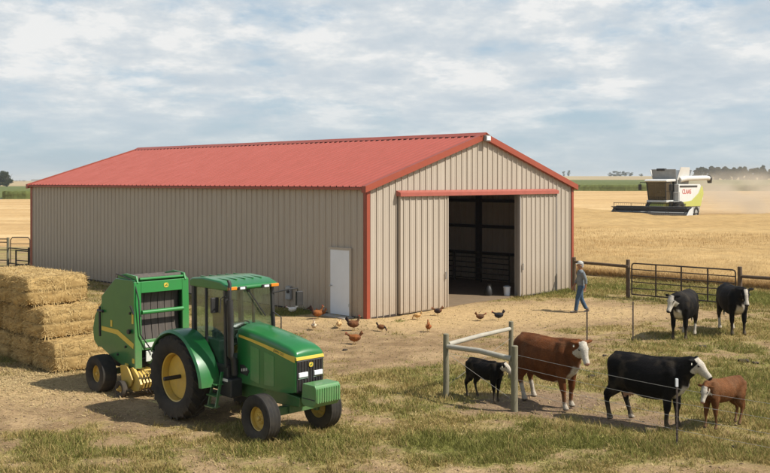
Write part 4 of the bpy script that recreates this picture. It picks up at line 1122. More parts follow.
mb.tube([c_+a_*math.cos(t_)*.19+b_*math.sin(t_)*.19 for t_ in np.linspace(0, 2*PI, 25)], .014, 6); mb.tube([c_-a_*.19, c_+a_*.19], .01, 6); mb.tube([c_, c_-b_*.19], .01, 6); mb.build('steering_wheel', M['black'], tr)
mb = MB(); mb.box((.55, -.42, 1.32), (.6, .16, .42)); mb.tube([(.6, -.4, 1.5), (.64, -.4, 1.7)], .014); mb.tube([(.5, -.4, 1.5), (.5, -.4, 1.68)], .014); mb.build('control_console', M['black'], tr, bevel=.02)
# exhaust stack along the front right cab post, intake
mb = MB(); mb.tube([(1.27, -.44, .95), (1.27, -.47, 1.25), (1.25, -.52, 1.3), (1.25, -.54, 2.32)], [.06, .06, .062, .062], 14); mb.tube([(1.25, -.54, 2.3), (1.25, -.54, 2.62), (1.22, -.55, 2.68)], [.034, .034, .03], 12); mb.build('exhaust_stack', M['black'], tr)
# fenders
for s in (-1, 1):
    mb = MB(); rows = []
    R0 = .895; y0, y1 = s*.56, s*1.0
    for k in range(19):
        a = math.radians(-62+k*(155/18)); rr_ = R0+(0 if k < 14 else .02*(k-13))
        ca_, sa_ = math.cos(a), math.sin(a)
        rows.append([mb.bm.verts.new((sa_*q, y, .785+ca_*q)) for q, y in ((rr_-.16, y0), (rr_, y0+s*.01), (rr_+.012, (y0+y1)/2), (rr_, y1-s*.03), (rr_-.05, y1), (rr_-.065, y1-s*.015), (rr_-.02, y1-s*.05), (rr_-.02, y0+s*.02))])
    for A, B_ in zip(rows, rows[1:]):
        for j in range(8): mb.face((A[j], A[(j+1) % 8], B_[(j+1) % 8], B_[j]))
    mb.face(rows[0]); mb.face(rows[-1][::-1])
    mb.build('fender', M['green'], tr)
    mb = MB(); mb.prism([(.62, 1.35), (.92, .95), (.85, .88), (.55, 1.25)], min(s*.55, s*.62), max(s*.55, s*.62)); mb.build('fender_bracket', M['green'], tr)
# steps on both sides
for s in (-1, 1):
    mb = MB(); y = s*.70
    for x in (.86, 1.10): mb.bar((x, y-s*.10, 1.0), (x+.02, y+s*.05, .36), .025, .06)
    for z in (.38, .58, .78): mb.box((.99, y+s*(.05-(z-.36)*.2), z), (.26, .17, .025))
    mb.build('cab_steps', M['green'], tr, bevel=.005)
mb = MB(); mb.box((1.14, -.45, .72), (.42, .26, .34)); mb.build('fuel_tank', M['black'], tr, bevel=.03)
mb = MB(); mb.box((1.14, -.585, .86), (.22, .01, .05)); mb.build('tank_label', M['stickerw'], tr)
# mirrors
for s, ex in ((1, .50), (-1, .10)):
    mb = MB()
    if s > 0: mb.tube([(1.14, .53, 2.36), (1.30, .8, 2.42), (1.28, 1.0, 2.42), (1.28, 1.02, 2.40), (1.28, 1.03, 2.1)], .013, 8)
    else: mb.tube([(1.14, -.55, 2.36), (1.26, -.66, 2.4), (1.2, -.70, 2.36), (1.2, -.72, 2.1)], .012, 8)
    mb.build('mirror_arm', M['black'], tr)
    mx_, my_ = (1.28, 1.06) if s > 0 else (1.0, -.70)
    mb = MB(); mb.box((mx_, my_, 2.22), (.05, .16, .28)); q = mb.build('mirror', M['black'], tr, bevel=.012)
    mb = MB(); mb.box((mx_-.028, my_, 2.22), (.006, .13, .25)); mb.build('mirror_glass', M['chrome'], q)
mb = MB(); mb.tube([(1.16, .52, 1.2), (1.3, .6, 1.3), (1.3, .6, 1.9), (1.16, .52, 2.0)], .012, 8); mb.build('grab_rail', M['black'], tr)
# drawbar and hitch arms
mb = MB(); mb.bar((.3, 0, .38), (-.85, 0, .36), .09, .05); mb.build('drawbar', M['black'], tr, bevel=.008)
for s in (-1, 1):
    mb = MB(); mb.bar((-.1, s*.25, .6), (-.8, s*.33, .5), .05, .07); mb.build('hitch_arm', M['black'], tr, bevel=.008)

# ------------------------------------------------------------------ round baler
BZ = math.radians(-45)
ba = thing('round_baler', 'green round hay baler with yellow pickup hitched behind the tractor', 'baler', (-5.43, 20.93, 0), BZ)
for s in (-1, 1):
    wheel('wheel', ba, (-.02, s*.88, .385), .395, .34, .185, s, dish=.3)
prof = [(1.0, .60), (1.0, .72), (.955, 2.36), (.90, 2.42), (.18, 2.41), (-.42, 1.98), (-.42, .86), (.10, .68), (.43, .60)]
for s in (-1, 1):
    mb = MB(); mb.prism(prof, min(s*.60, s*.66), max(s*.60, s*.66)); sp_ = mb.build('side_panel', M['green'], ba, bevel=.012)
    mb = MB(); mb.prism([(-.40, 1.33), (-.40, 1.24), (.25, 1.22), (.93, .99), (.95, 1.10), (.30, 1.32)], min(s*.662, s*.667), max(s*.662, s*.667)); q = mb.build('stripe', M['sticker'], sp_)
    mb = MB(); mb.prism([(-.02, 1.36), (.06, 1.36), (.06, 1.50), (-.02, 1.50)], min(s*.662, s*.667), max(s*.662, s*.667)); mb.build('number_sticker', M['sticker'], sp_)
    for (x, z, w_, h_, mt) in ((.90, 1.62, .07, .22, 'sticker'), (.93, .74, .09, .10, 'sticker'), (.66, .63, .14, .05, 'sticker')):
        mb = MB(); mb.prism([(x-w_/2, z-h_/2), (x+w_/2, z-h_/2), (x+w_/2, z+h_/2), (x-w_/2, z+h_/2)], min(s*.662, s*.668), max(s*.662, s*.668)); mb.build('warning_label', M[mt], sp_)
    for (x, z) in ((.8, 1.35), (.8, 1.72), (.62, 1.0), (.3, .8)):
        mb = MB(); mb.lathe([(0, s*.69), (.025, s*.688), (.028, s*.66)], (x, 0, z), 'y', 10); mb.build('bolt', M['black'], sp_)
    # tailgate side
    mb = MB(); mb.prism([(-.44, 1.93), (-.62, 1.80), (-.90, 1.52), (-1.0, 1.2), (-.95, .95), (-.78, .82), (-.44, .84)], min(s*.50, s*.555), max(s*.50, s*.555)); q = mb.build('tailgate_side', M['green'], ba, bevel=.012)
    mb = MB(); mb.tube([(-.48, s*.66, 1.1), (-.46, s*.68, 1.75)], .025, 10); mb.tube([(-.30, s*.69, 1.66), (-.52, s*.69, 1.66)], .03, 8); mb.build('gate_cylinder', M['black'], q)
# front frame with the belt opening
XF = 1.005
def ff(y0, y1, z0, z1, name='front_frame', mat='greenlight', x=XF, th=.05, tilt=True):
    mb = MB(); f = lambda z: x-(z-.7)*.028
    P = [(f(z0), z0), (f(z1), z1), (f(z1)-th, z1), (f(z0)-th, z0)]
    mb.prism(P, y0, y1); return mb.build(name, M[mat], ba, bevel=.01)
ff(-.665, -.50, .58, 2.38); ff(.50, .665, .58, 2.38); ff(-.50, .50, 2.14, 2.38); ff(-.50, .50, .95, 1.16)
mb = MB(); mb.tube([(XF-.01, -.5, 1.74), (XF-.01, .5, 1.74)], .045, 14); mb.build('cross_tube', M['greenlight'], ba)
emblem(ba, (XF-.040, .10, 2.27), (PI/2, 0, PI/2), .055)
mb = MB(); mb.bb(XF+.002, XF+.012, -.44, -.2, 1.0, 1.1); mb.bb(XF+.002, XF+.012, .12, .34, .98, 1.1); mb.build('instruction_label', M['stickerw'], ba)
mb = MB(); mb.box((XF+.03, -.35, .82), (.03, .16, .22)); mb.build('manual_holder', M['stickerw'], ba, bevel=.01)
for k in range(6):        # belts
    y = -.5+.083+k*.167
    mb = MB(); pts_ = [(.88, 1.0), (.80, 1.5), (.78, 1.9), (.82, 2.2), (.70, 2.42), (.1, 2.43), (-.5, 1.93), (-.85, 1.5)]
    for (xa, za), (xb, zb_) in zip(pts_, pts_[1:]): mb.bar((xa, y, za), (xb, y, zb_), .15, .012, up=Vector((0, 1, 0))) if False else mb.prism([(xa, za), (xb, zb_), (xb-.012, zb_+.004), (xa-.012, za+.004)], y-.076, y+.076)
    mb.build('belt', M['belt'], ba)
mb = MB(); mb.prism([(.74, .7), (.74, 2.3), (.1, 2.36), (-.5, 1.8), (-.8, 1.4), (-.8, .9), (.1, .7)], -.55, .55); mb.build('bale_chamber', M['black'], ba)
for (x, z, r_) in ((.78, 2.44, .065), (.12, 2.40, .06), (.84, 1.05, .06)):
    mb = MB(); mb.tube([(x, -.56, z), (x, .56, z)], r_, 16); mb.build('roller', M['belt'], ba)
mb = MB(); mb.tube([(.90, -.5, 2.43), (.90, .56, 2.43)], .028, 10); mb.build('top_rail', M['greenlight'], ba)
for s in (-1, 1):
    mb = MB(); mb.prism([(.98, 2.36), (.92, 2.50), (.5, 2.53), (.18, 2.47), (.18, 2.40), (.9, 2.40)], min(s*.56, s*.60), max(s*.56, s*.60)); mb.build('roller_bracket', M['greenlight'], ba, bevel=.008)
mb = MB(); mb.tube([(.0, -.5, 2.46), (.15, -.62, 2.5), (.5, -.63, 2.47), (.92, -.64, 2.4), (1.04, -.6, 2.0), (1.03, -.56, 1.3), (1.1, -.3, .9)], .014, 7); mb.build('hydraulic_hose', M['black'], ba)
mb = MB(); mb.tube([(.95, -.75, 1.9), (1.0, -.70, 1.72)], .02, 8); mb.tube([(.8, -.68, 1.34), (.8, -.72, 1.34)], .05, 12); mb.build('valve', M['black'], ba)
# tailgate back curved skin
mb = MB(); pp = [(-.44, 1.93), (-.62, 1.80), (-.90, 1.52), (-1.0, 1.2), (-.95, .95), (-.78, .82)]
mb.prism(pp+[(x+.03, z-.01) for x, z in pp[::-1]], -.51, .51); mb.build('tailgate', M['green'], ba)
# lower frame, axle, drawbar, jack
mb = MB(); mb.bar((-.02, -.8, .385), (-.02, .8, .385), .12, .12); mb.build('axle', M['green'], ba, bevel=.01)
mb = MB(); mb.prism([(-.3, .5), (.5, .5), (.95, .62), (.95, .76), (-.3, .72)], -.55, .55); mb.build('lower_frame', M['black'], ba, bevel=.01)
mb = MB(); mb.bar((.9, -.3, .72), (2.25, -.02, .45), .10, .12); mb.bar((.9, .3, .72), (2.25, .02, .45), .10, .12); mb.build('drawbar', M['greenlight'], ba, bevel=.01)
mb = MB(); mb.tube([(1.0, 0, .9), (2.7, 0, .72)], .07, 14); mb.build('driveshaft', M['black'], ba)
mb = MB(); mb.box((1.0, 0, .88), (.28, .3, .28)); mb.build('gearbox', M['green'], ba, bevel=.02)
# pickup
pk = empty('pickup'); pk.parent = ba
for y0_, y1_ in ((-.70, -.64), (.64, .70)):
    mb = MB(); mb.prism([(.72, .55), (.95, .62), (1.18, .45), (1.28, .30), (1.2, .16), (1.0, .12), (.78, .18), (.66, .34)], y0_, y1_); mb.build('pickup_side', M['yellow'], pk, bevel=.012)
for k in range(17):
    y = -.60+k*.075; mb = MB()
    P = [(.80, .50), (1.0, .53), (1.15, .45), (1.24, .32), (1.18, .20), (1.02, .14), (.85, .18)]
    mb.prism(P+[(x-.02*(1 if x > 1 else -.3), z-.012) for x, z in P[::-1]], y, y+.045); mb.build('stripper_band', M['yellow'], pk)
mb = MB()
for k in range(16):
    y = -.555+k*.075; mb.tube([(1.05, y, .42), (1.26, y, .50), (1.34, y, .50)], .007, 5); mb.tube([(1.0, y, .25), (1.24, y, .16), (1.32, y, .12)], .007, 5)
tn = mb.build('tines', M['darksteel'], pk)
mb = MB(); mb.tube([(1.0, -.62, .33), (1.0, .62, .33)], .09, 12); mb.build('tine_reel', M['black'], pk)
mb = MB(); mb.tube([(1.34, -.66, .60), (1.34, .66, .60)], .022, 8)
for k in range(12): mb.tube([(1.34, -.6+k*.109, .60), (1.2, -.6+k*.109, .60), (.95, -.6+k*.109, .58)], .008, 5)
mb.build('wind_guard', M['yellow'], pk)
mb = MB(); mb.prism([(.55, .62), (.80, .66), (1.05, .38), (.98, .24), (.80, .16), (.62, .26)], -.76, -.715); mb.build('chain_cover', M['yellow'], pk, bevel=.01)
for s in (-1, 1):
    wheel('gauge_wheel', ba, (.80, s*.87, .17), .175, .11, .085, s, dish=.2)
    mb = MB(); mb.bar((.8, s*.75, .17), (.8, s*.87, .17), .035); mb.bar((.8, s*.74, .17), (.95, s*.72, .42), .03, .05); mb.build('gauge_arm', M['yellow'], ba)
for s in (-1, 1):
    mb = MB(); mb.bb(-1.02, -1.0, min(s*.35, s*.5), max(s*.35, s*.5), 1.15, 1.24); mb.build('tail_light', M['amber'], ba)

# ------------------------------------------------------------------ combine harvester
cp_ = Vector(((665-385)/F*90, 90, 0)); cp_.z = float(terr(cp_.x, cp_.y))
hd = math.atan2(-.74, -.67)
cb_ = thing('combine_harvester', 'white and lime combine harvester with wide cutting header throwing dust in the wheat', 'combine', cp_, hd)
for s in (-1, 1):
    wheel('front_wheel', cb_, (0, s*1.35, .88), .88, .65, .42, s, lugs=16, hub='cgrey', lug_h=.05)
    wheel('rear_wheel', cb_, (-3.7, s*1.25, .6), .6, .45, .3, s, lugs=14, hub='cgrey', lug_h=.04)
mb = MB(); mb.tube([(0, -1.2, .88), (0, 1.2, .88)], .18, 12); mb.tube([(-3.7, -1.2, .6), (-3.7, 1.2, .6)], .12, 12); mb.box((-1.8, 0, 1.0), (5, 1.4, .5)); mb.build('chassis', M['cgrey'], cb_)
mb = MB(); mb.prism([(.1, 1.3), (.1, 3.35), (-4.6, 3.35), (-5.2, 2.9), (-5.3, 1.9), (-4.6, 1.3), (-3.0, 1.2)], -1.42, 1.42); body = mb.build('body', M['cwhite'], cb_, bevel=.06)
for s in (-1, 1):
    y = s*1.425
    mb = MB(); mb.prism([(.05, 1.25), (.05, 1.6), (-2.6, 1.78), (-4.2, 2.5), (-4.85, 3.2), (-5.1, 3.05), (-5.3, 2.4), (-4.6, 1.2)], min(y, y+s*.05), max(y, y+s*.05)); sd_ = mb.build('lime_panel', M['clime'], body, bevel=.02)
    mb = MB(); mb.prism([(-.1, 3.22), (-.1, 3.05), (-3.9, 3.05), (-3.9, 3.22)], min(y, y+s*.03), max(y, y+s*.03)); mb.build('vent', M['black'], body)
    t_ = text_mesh('lettering', 'CLAAS', .62, M['redletter'], body, (-1.6, s*1.435, 2.62), (PI/2, 0, PI) if s > 0 else (PI/2, 0, 0), .006, 1.05)
    mb = MB(); mb.prism([(-2.4, .5), (-2.4, 1.3), (-4.6, 1.25), (-4.4, .6)], min(y-s*.2, y), max(y-s*.2, y)); mb.build('side_shield', M['cgrey'], body)
mb = MB(); mb.box((-5.35, 0, 1.2), (.7, 1.7, .9), (0, -.3, 0)); mb.build('straw_chopper', M['black'], cb_, bevel=.04)
# cab
mb = MB(); mb.prism([(.15, 1.65), (1.75, 1.65), (1.75, 1.85), (.15, 1.85)], -1.0, 1.0); mb.build('cab_floor', M['cwhite'], cb_, bevel=.02)
mb = MB(); mb.prism([(.05, 3.60), (1.95, 3.56), (2.05, 3.66), (1.8, 3.80), (.05, 3.84)], -1.12, 1.12); mb.build('cab_roof', M['cwhite'], cb_, bevel=.05)
for s in (-1, 1):
    for a, b in (((1.6, s*.86, 1.85), (1.85, s*.95, 3.58)), ((.2, s*.95, 1.85), (.2, s*.97, 3.6))):
        mb = MB(); mb.bar(a, b, .08, .08, up=Vector((1, 0, 0))); mb.build('cab_post', M['black'], cb_)
    mb = MB(); mb.poly([(.2, s*.93, 1.85), (1.6, s*.85, 1.85), (1.84, s*.93, 3.58), (.2, s*.95, 3.6)]); mb.build('window', M['glassdark'], cb_, smooth=0)
    mb = MB(); mb.tube([(1.85, s*1.0, 3.5), (2.05, s*1.5, 3.52), (2.05, s*1.52, 3.3)], .03, 8); mb.build('mirror_arm', M['black'], cb_)
    mb = MB(); mb.box((2.05, s*1.52, 3.05), (.08, .3, .55)); mb.build('mirror', M['black'], cb_, bevel=.02)
mb = MB(); mb.poly([(1.6, -.84, 1.85), (1.6, .84, 1.85), (1.86, .93, 3.58), (1.86, -.93, 3.58)]); mb.build('windscreen', M['glassdark'], cb_, smooth=0)
mb = MB(); mb.box((.6, 0, 2.2), (.5, .5, .2)); mb.box((.35, 0, 2.6), (.15, .5, .8)); mb.tube([(1.3, 0, 1.9), (1.15, 0, 2.6)], .05); mb.build('seat', M['black'], cb_, bevel=.03)
mb = MB(); mb.tube([(1.15, s_*.12, 2.6) for s_ in (-1, 1)], .12, 10); mb.build('steering_wheel', M['black'], cb_)
mb = MB(); mb.bb(.1, 1.3, 1.02, 1.5, 1.68, 1.74)
for x in (.1, .7, 1.3): mb.tube([(x, 1.48, 1.7), (x, 1.48, 2.6)], .02, 6)
mb.tube([(.1, 1.48, 2.6), (1.3, 1.48, 2.6)], .02, 6); mb.build('platform', M['cgrey'], cb_)
# grain tank with raised flaps
mb = MB(); mb.prism([(-2.5, 3.35), (0.0, 3.35), (.05, 3.75), (-2.6, 3.75)], -1.2, 1.2); tk = mb.build('grain_tank', M['cgrey'], cb_, bevel=.03)
for (a, b, c, d, mt) in (((0.05, -1.2, 3.75), (.05, 1.15, 3.75), (.15, 1.15, 4.75), (.15, -1.3, 4.75), 'cgrey'), ((-2.6, -1.2, 3.75), (-2.6, 1.2, 3.75), (-2.8, 1.4, 4.7), (-2.8, -1.4, 4.7), 'cwhite'),
                         ((.05, 1.2, 3.75), (-2.6, 1.2, 3.75), (-2.2, 1.45, 4.95), (-.25, 1.45, 4.95), 'cwhite'), ((.05, -1.2, 3.75), (-2.6, -1.2, 3.75), (-2.7, -1.45, 4.7), (.15, -1.45, 4.7), 'cwhite')):
    mb = MB(); n_ = (Vector(b)-Vector(a)).cross(Vector(c)-Vector(a)).normalized()*.02
    A = [mb.bm.verts.new(Vector(p)-n_) for p in (a, b, c, d)]; B_ = [mb.bm.verts.new(Vector(p)+n_) for p in (a, b, c, d)]
    for i in range(4): mb.face((A[i], A[(i+1) % 4], B_[(i+1) % 4], B_[i]))
    mb.face(A[::-1]); mb.face(B_); mb.build('tank_flap', M[mt], tk)
mb = MB(); mb.box((.0, -.35, 4.72), (.5, .8, .22)); mb.build('tank_auger', M['black'], tk, bevel=.03)
mb = MB(); mb.tube([(-.4, 1.25, 3.75), (-1.2, 1.5, 3.88), (-5.6, 1.62, 3.96), (-6.1, 1.64, 3.9)], [.26, .25, .22, .22], 16); ua = mb.build('unloading_auger', M['cwhite'], cb_)
mb = MB(); mb.tube([(-6.05, 1.64, 3.97), (-6.25, 1.64, 3.85), (-6.3, 1.64, 3.45)], [.26, .27, .2], 12); mb.build('spout', M['black'], ua)
# feeder house and header
mb = MB(); mb.prism([(.5, 1.6), (.9, 1.9), (2.5, .95), (2.5, .35), (.9, .7)], -.7, .7); mb.build('feeder_house', M['clime'], cb_, bevel=.03)
HW = 3.75
mb = MB(); mb.prism([(2.4, .25), (2.4, 1.25), (2.5, 1.25), (2.52, .35), (3.3, .22), (3.3, .14)], -HW, HW); hdr = mb.build('header', M['black'], cb_)
for s in (-1, 1):
    mb = MB(); y = s*HW; mb.prism([(2.35, .2), (2.35, 1.25), (3.0, 1.05), (3.9, .3), (4.0, .12), (3.3, .12)], min(y, y+s*.08), max(y, y+s*.08)); mb.build('divider', M['cwhite' if s > 0 else 'black'], hdr, bevel=.02)
    mb = MB(); mb.bar((2.5, s*(HW-.1), 1.2), (3.3, s*(HW-.1), 1.15), .07, .1); mb.build('reel_arm', M['black'], hdr)
mb = MB(); mb.tube([(2.85, -HW+.1, .6), (2.85, HW-.1, .6)], .22, 14); mb.build('auger', M['cgrey'], hdr)
mb = MB(); mb.tube([(3.3, -HW+.15, 1.12), (3.3, HW-.15, 1.12)], .06, 8)
for k in range(5):
    a = 2*PI*k/5+.3; c_ = (3.3+math.cos(a)*.48, 1.12+math.sin(a)*.48)
    mb.tube([(c_[0], -HW+.15, c_[1]), (c_[0], HW-.15, c_[1])], .025, 6)
    for q in np.linspace(-HW+.2, HW-.2, 5): mb.bar((3.3, q, 1.12), (c_[0], q, c_[1]), .03, .03)
    for q in np.linspace(-HW+.25, HW-.25, 34): mb.bar((c_[0], q, c_[1]), (c_[0]+.03, q, c_[1]-.2), .012, .012)
mb.build('reel', M['black'], hdr, smooth=0)
mb = MB(); mb.bar((2.42, -HW, 1.28), (2.42, HW, 1.28), .09, .07); mb.build('header_beam', M['cgrey'], hdr)

cb_.scale = (1.0, 1.0, 1.0)
# ------------------------------------------------------------------ cattle
RED, BLK, WHT, PNK = np.array((.125, .042, .013)), np.array((.006, .0052, .005)), np.array((.48, .43, .35)), np.array((.45, .27, .2))
def cow(name, label, cat, rear, front, body, hgt=1.40, calf=False, head_yaw=0, head_pitch=-35, neck=(.96, 0, 1.30), legs=((0, 0), (0, 0), (0, 0), (0, 0)), socks='hind', group='cattle standing in the pasture', udder=False, eartag=False, blaze=False, belly=1.0, headscale=1.0):
    """rear, front: world ground points midway between the hind and the fore feet"""
    mid = (rear+front)/2; d = front-rear
    yaw = math.atan2(d.y, d.x); S = hgt/1.40
    t = thing(name, label, cat, (mid.x, mid.y, ground_z(mid.x, mid.y)), yaw, group)
    mb = MB()
    th = .80 if calf else 1.0        # slimmer trunk
    dz = .06 if calf else 0.0
    sec = [(-.84, 1.16, .05, .08), (-.80, 1.15, .15, .16), (-.72, 1.12, .235, .235), (-.60, 1.085, .28, .285), (-.45, 1.04, .30, .33), (-.25, 1.36-.39*belly, .33, .39*belly), (-.02, 1.345-.415*belly, .36, .415*belly), (.2, 1.345-.415*belly, .35, .415*belly), (.40, .96, .31, .39), (.55, .99, .265, .36), (.67, 1.01, .205, .31), (.76, 1.03, .14, .20), (.80, 1.03, .06, .09)]
    if calf: sec = [(x*.93, z+dz, a*th, b*.74) for x, z, a, b in sec]
    mb.tube([(x, 0, z) for x, z, a, b in sec], [(a, b) for x, z, a, b in sec], 20, ref=(0, 1, 0))
    top = 1.30 if not calf else 1.29
    # backbone, hooks and pin bones, shoulders
    mb.tube([(-.72, 0, top-.0), (-.3, 0, top+.02), (.15, 0, top+.0), (.5, 0, top+.04)], [.06, .055, .055, .06], 10)
    for s in (-1, 1):
        mb.tube([(-.56, s*.15, top-.10), (-.50, s*.22*th, top-.13)], [.07, .06], 10)
        mb.tube([(-.78, s*.09, top-.10), (-.74, s*.11, top-.16)], [.06, .06], 8)
        mb.tube([(.48, s*.10, 1.30), (.50, s*.19*th, 1.1), (.60, s*.20*th, .86)], [(.07, .12), (.09, .17), (.07, .11)], 12, ref=(0, 1, 0))
        mb.tube([(-.60, s*.12*th, 1.18), (-.58, s*.17*th, .98)], [(.13, .22), (.12, .20)], 12, ref=(0, 1, 0))
    # legs
    lw = 1.0 if calf else 1.2
    hips = [(-1, 1), (-1, -1), (1, 1), (1, -1)]
    feet = []
    for (f, s), (dx, dy) in zip(hips, legs):
        y = s*(.17 if not calf else .13)
        if f < 0:
            P = [(-.55, y*.8, 1.06), (-.52+dx*.2, y*1.05+dy*.2, .84), (-.55+dx*.45, y*1.05+dy*.4, .66), (-.68+dx*.75, y+dy*.7, .49), (-.665+dx*.85, y+dy*.85, .38), (-.60+dx*.97, y+dy, .16), (-.585+dx, y+dy, .10), (-.555+dx, y+dy, .02)]
            R_ = [(.125, .23), (.125, .205), (.088, .140), (.052, .074), (.036, .046), (.034, .038), (.043, .05), (.048, .06)]
        else:
            P = [(.50, y*.9, .98), (.50+dx*.1, y*1.0+dy*.1, .78), (.50+dx*.3, y+dy*.3, .62), (.51+dx*.6, y+dy*.55, .42), (.505+dx*.75, y+dy*.75, .34), (.50+dx*.97, y+dy, .14), (.52+dx, y+dy, .09), (.545+dx, y+dy, .02)]
            R_ = [(.115, .18), (.10, .135), (.070, .092), (.052, .06), (.036, .040), (.033, .036), (.042, .048), (.047, .058)]
        mb.tube(P, [(a*(lw if i_ > 2 else 1)*1.04, b*(lw if i_ > 2 else 1)*1.04) for i_, (a, b) in enumerate(R_)], 14, ref=(0, 1, 0)); feet.append(P[-1])
    # neck
    nk = Vector(neck); ns = .82 if calf else 1.0
    p0 = Vector((.50, 0, 1.12)); p1 = Vector((.70, 0, 1.16)).lerp(nk, .15); 
    mb.tube([p0, p1, p1.lerp(nk, .55), nk], [(.19*ns, .27*ns), (.15*ns, .235*ns), (.12*ns, .19*ns), (.10*ns, .15*ns)], 16, ref=(0, 1, 0))
    if not calf: mb.tube([(.62, 0, .95), (.74, 0, .80), (.78, 0, .86), (.82, 0, 1.0)], [.12, .085, .07, .05], 12, ref=(0, 1, 0))
    # head
    hs = (.78 if calf else .90)*headscale
    hy, hp = math.radians(head_yaw), math.radians(head_pitch)
    hdv = Vector((math.cos(hy)*math.cos(hp), math.sin(hy)*math.cos(hp), math.sin(hp)))
    side = Vector((-math.sin(hy), math.cos(hy), 0)); up = hdv.cross(side)
    q0 = nk - hdv*.03
    sec = [(-.07, .085, .085), (.02, .118, .125), (.10, .122, .138), (.18, .108, .128), (.27, .083, .103), (.36, .070, .085), (.43, .076, .078), (.48, .074, .068), (.515, .045, .042)]
    mb.tube([q0+hdv*s_*hs+up*(-.015*hs if s_ > .2 else 0) for s_, a, b in sec], [(a*hs, b*hs) for s_, a, b in sec], 16, ref=side)
    mb.tube([q0+hdv*.05*hs-up*.09*hs, q0+hdv*.34*hs-up*.085*hs], [.06*hs, .045*hs], 10)   # jaw
    mb.tube([q0+up*.09*hs-hdv*.02, q0+up*.13*hs-hdv*.03], [.06*hs, .04*hs], 10)           # poll
    eyes = []
    for s in (-1, 1):
        e0 = q0+side*s*.09*hs+up*.06*hs-hdv*.02*hs
        tip = e0+side*s*.21*hs-up*.035*hs-hdv*.05*hs
        mb.tube([e0, e0.lerp(tip, .35), e0.lerp(tip, .7), tip], [(.022, .035*hs), (.022, .065*hs), (.020, .058*hs), (.014, .016)], 10, ref=hdv.cross(side*s))
        mb.tube([q0+side*s*.085*hs+hdv*.12*hs+up*.055*hs, q0+side*s*.10*hs+hdv*.15*hs+up*.05*hs], [.035*hs, .03*hs], 8)  # brow
        eyes.append((q0+side*s*.115*hs+hdv*.145*hs+up*.035*hs, s))
    # tail
    mb.tube([(-.78, 0, top-.06), (-.86, 0, top-.14), (-.88, .01, 1.0), (-.87, .02, .75), (-.86, .02, .60), (-.86, .02, .46), (-.86, .02, .36)], [.04, .032, .022, .019, .034, .04, .014], 10)
    if udder: mb.tube([(-.40, 0, .70), (-.42, 0, .58), (-.42, 0, .52)], [.17, .14, .06], 12); [mb.tube([(-.42+a*.07, b*.06, .54), (-.42+a*.07, b*.06, .47)], [.02, .014], 6) for a in (-1, 1) for b in (-1, 1)]
    for v in mb.bm.verts: v.co *= S
    legz = .42
    def colfn(c):
        c = c/S; n = len(c); x, y, z = c[:, 0], c[:, 1], c[:, 2]
        nz_ = fbm(x*7+3, y*7+z*6, 3, 5)
        col = np.repeat(body[None], n, 0)*((.5+1.0*fbm(x*3.5, z*3.5+y*2, 4, 9))*(.75+.5*fbm(x*22, z*9+y*9, 3, 19)))[:, None]
        r_ = c-np.array(q0)[None]
        along = r_@np.array(hdv)/hs; sd = r_@np.array(side)/hs; uu = r_@np.array(up)/hs
        dist = np.sqrt((r_**2).sum(1))
        face = (along > -.02+(nz_-.5)*.05) & (np.abs(sd) < .17) & (dist < .62*hs+.05) & (np.abs(uu) < .19)
        face &= ~((np.abs(sd) > .105) & (along < .09))
        if blaze: face &= ((np.abs(sd) < .055+.03*(nz_-.5)) | (along > .36))
        k = face.astype(float)
        # white brisket and throat
        br = sstep(.92, .82, z+(nz_-.5)*.16)*sstep(.50, .60, z)*sstep(.54, .64, x)*sstep(.13, .09, np.abs(y))*(0 if calf else 1)
        bl = sstep(.66, .60, z+(nz_-.5)*.08)*sstep(.3, .5, x)*(np.abs(y) < .09)*0
        k = np.maximum(k, br)
        if not calf: k = np.maximum(k, sstep(.68, .62, z+(nz_-.5)*.06)*(x > -.3)*(x < .55)*(np.abs(y) < .10))
        low = {'hind': ((x < -.3)*.34), 'low': ((x < -.3)*.10), 'all': np.where(x < 0, .36, .16), 'fore': np.where(x > 0, .12, .05), 'none': 0*x}[socks]
        k = np.maximum(k, sstep(low+.03, low-.03, z+(nz_-.5)*.14)*(low > 0))
        if not calf: k = np.maximum(k, ((x < -.83) & (z < .48) & (z > .3))*.7)
        k = k[:, None]; col = col*(1-k)+WHT[None]*(.85+.3*nz_[:, None])*k
        hoof = ((z < .055) & (np.abs(x) > .2))[:, None]; col = np.where(hoof, np.array((.10, .08, .06))[None], col)
        muz = (along > .47)[:, None] & (np.abs(sd) < .1)[:, None]; nosec = np.array((.02, .015, .014)) if body[0] < .05 else np.array((.42, .22, .16))
        col = np.where(muz & (dist < .62*hs)[:, None], nosec[None], col)
        if udder:
            u_ = (x < -.24) & (x > -.6) & (z < .64) & (z > .44) & (np.abs(y) < .125); col = np.where(u_[:, None], PNK[None], col)
        dust = (sstep(.45, .0, z)*.35+sstep(.55, .8, fbm(x*5+9, z*5+y*3, 4, 29))*.10)[:, None]; col = col*(1-dust)+np.array((.25, .19, .12))[None]*dust
        return col
    b_ = remesh_build(mb, 'body', M['coat'], t, voxel=.018*S, smooth=14, colfn=colfn)
    for p, s in eyes:
        m2 = MB(); bmesh.ops.create_uvsphere(m2.bm, u_segments=12, v_segments=8, radius=.024*hs*S)
        e = m2.build('eye', M['eye'], t); e.location = p*S
    if eartag:
        m2 = MB(); c0 = (q0+side*-.20*hs+up*.015*hs-hdv*.0)*S; m2.box((0, 0, 0), (.032*S, .006, .04*S)); e = m2.build('ear_tag', M['tagm'], t, bevel=.004); e.location = c0-Vector((0, 0, .03)); e.rotation_euler = (0, 0, hy+PI/2)
    return t
gp = lambda px, py: Vector((at(px, py).x, at(px, py).y, 0))
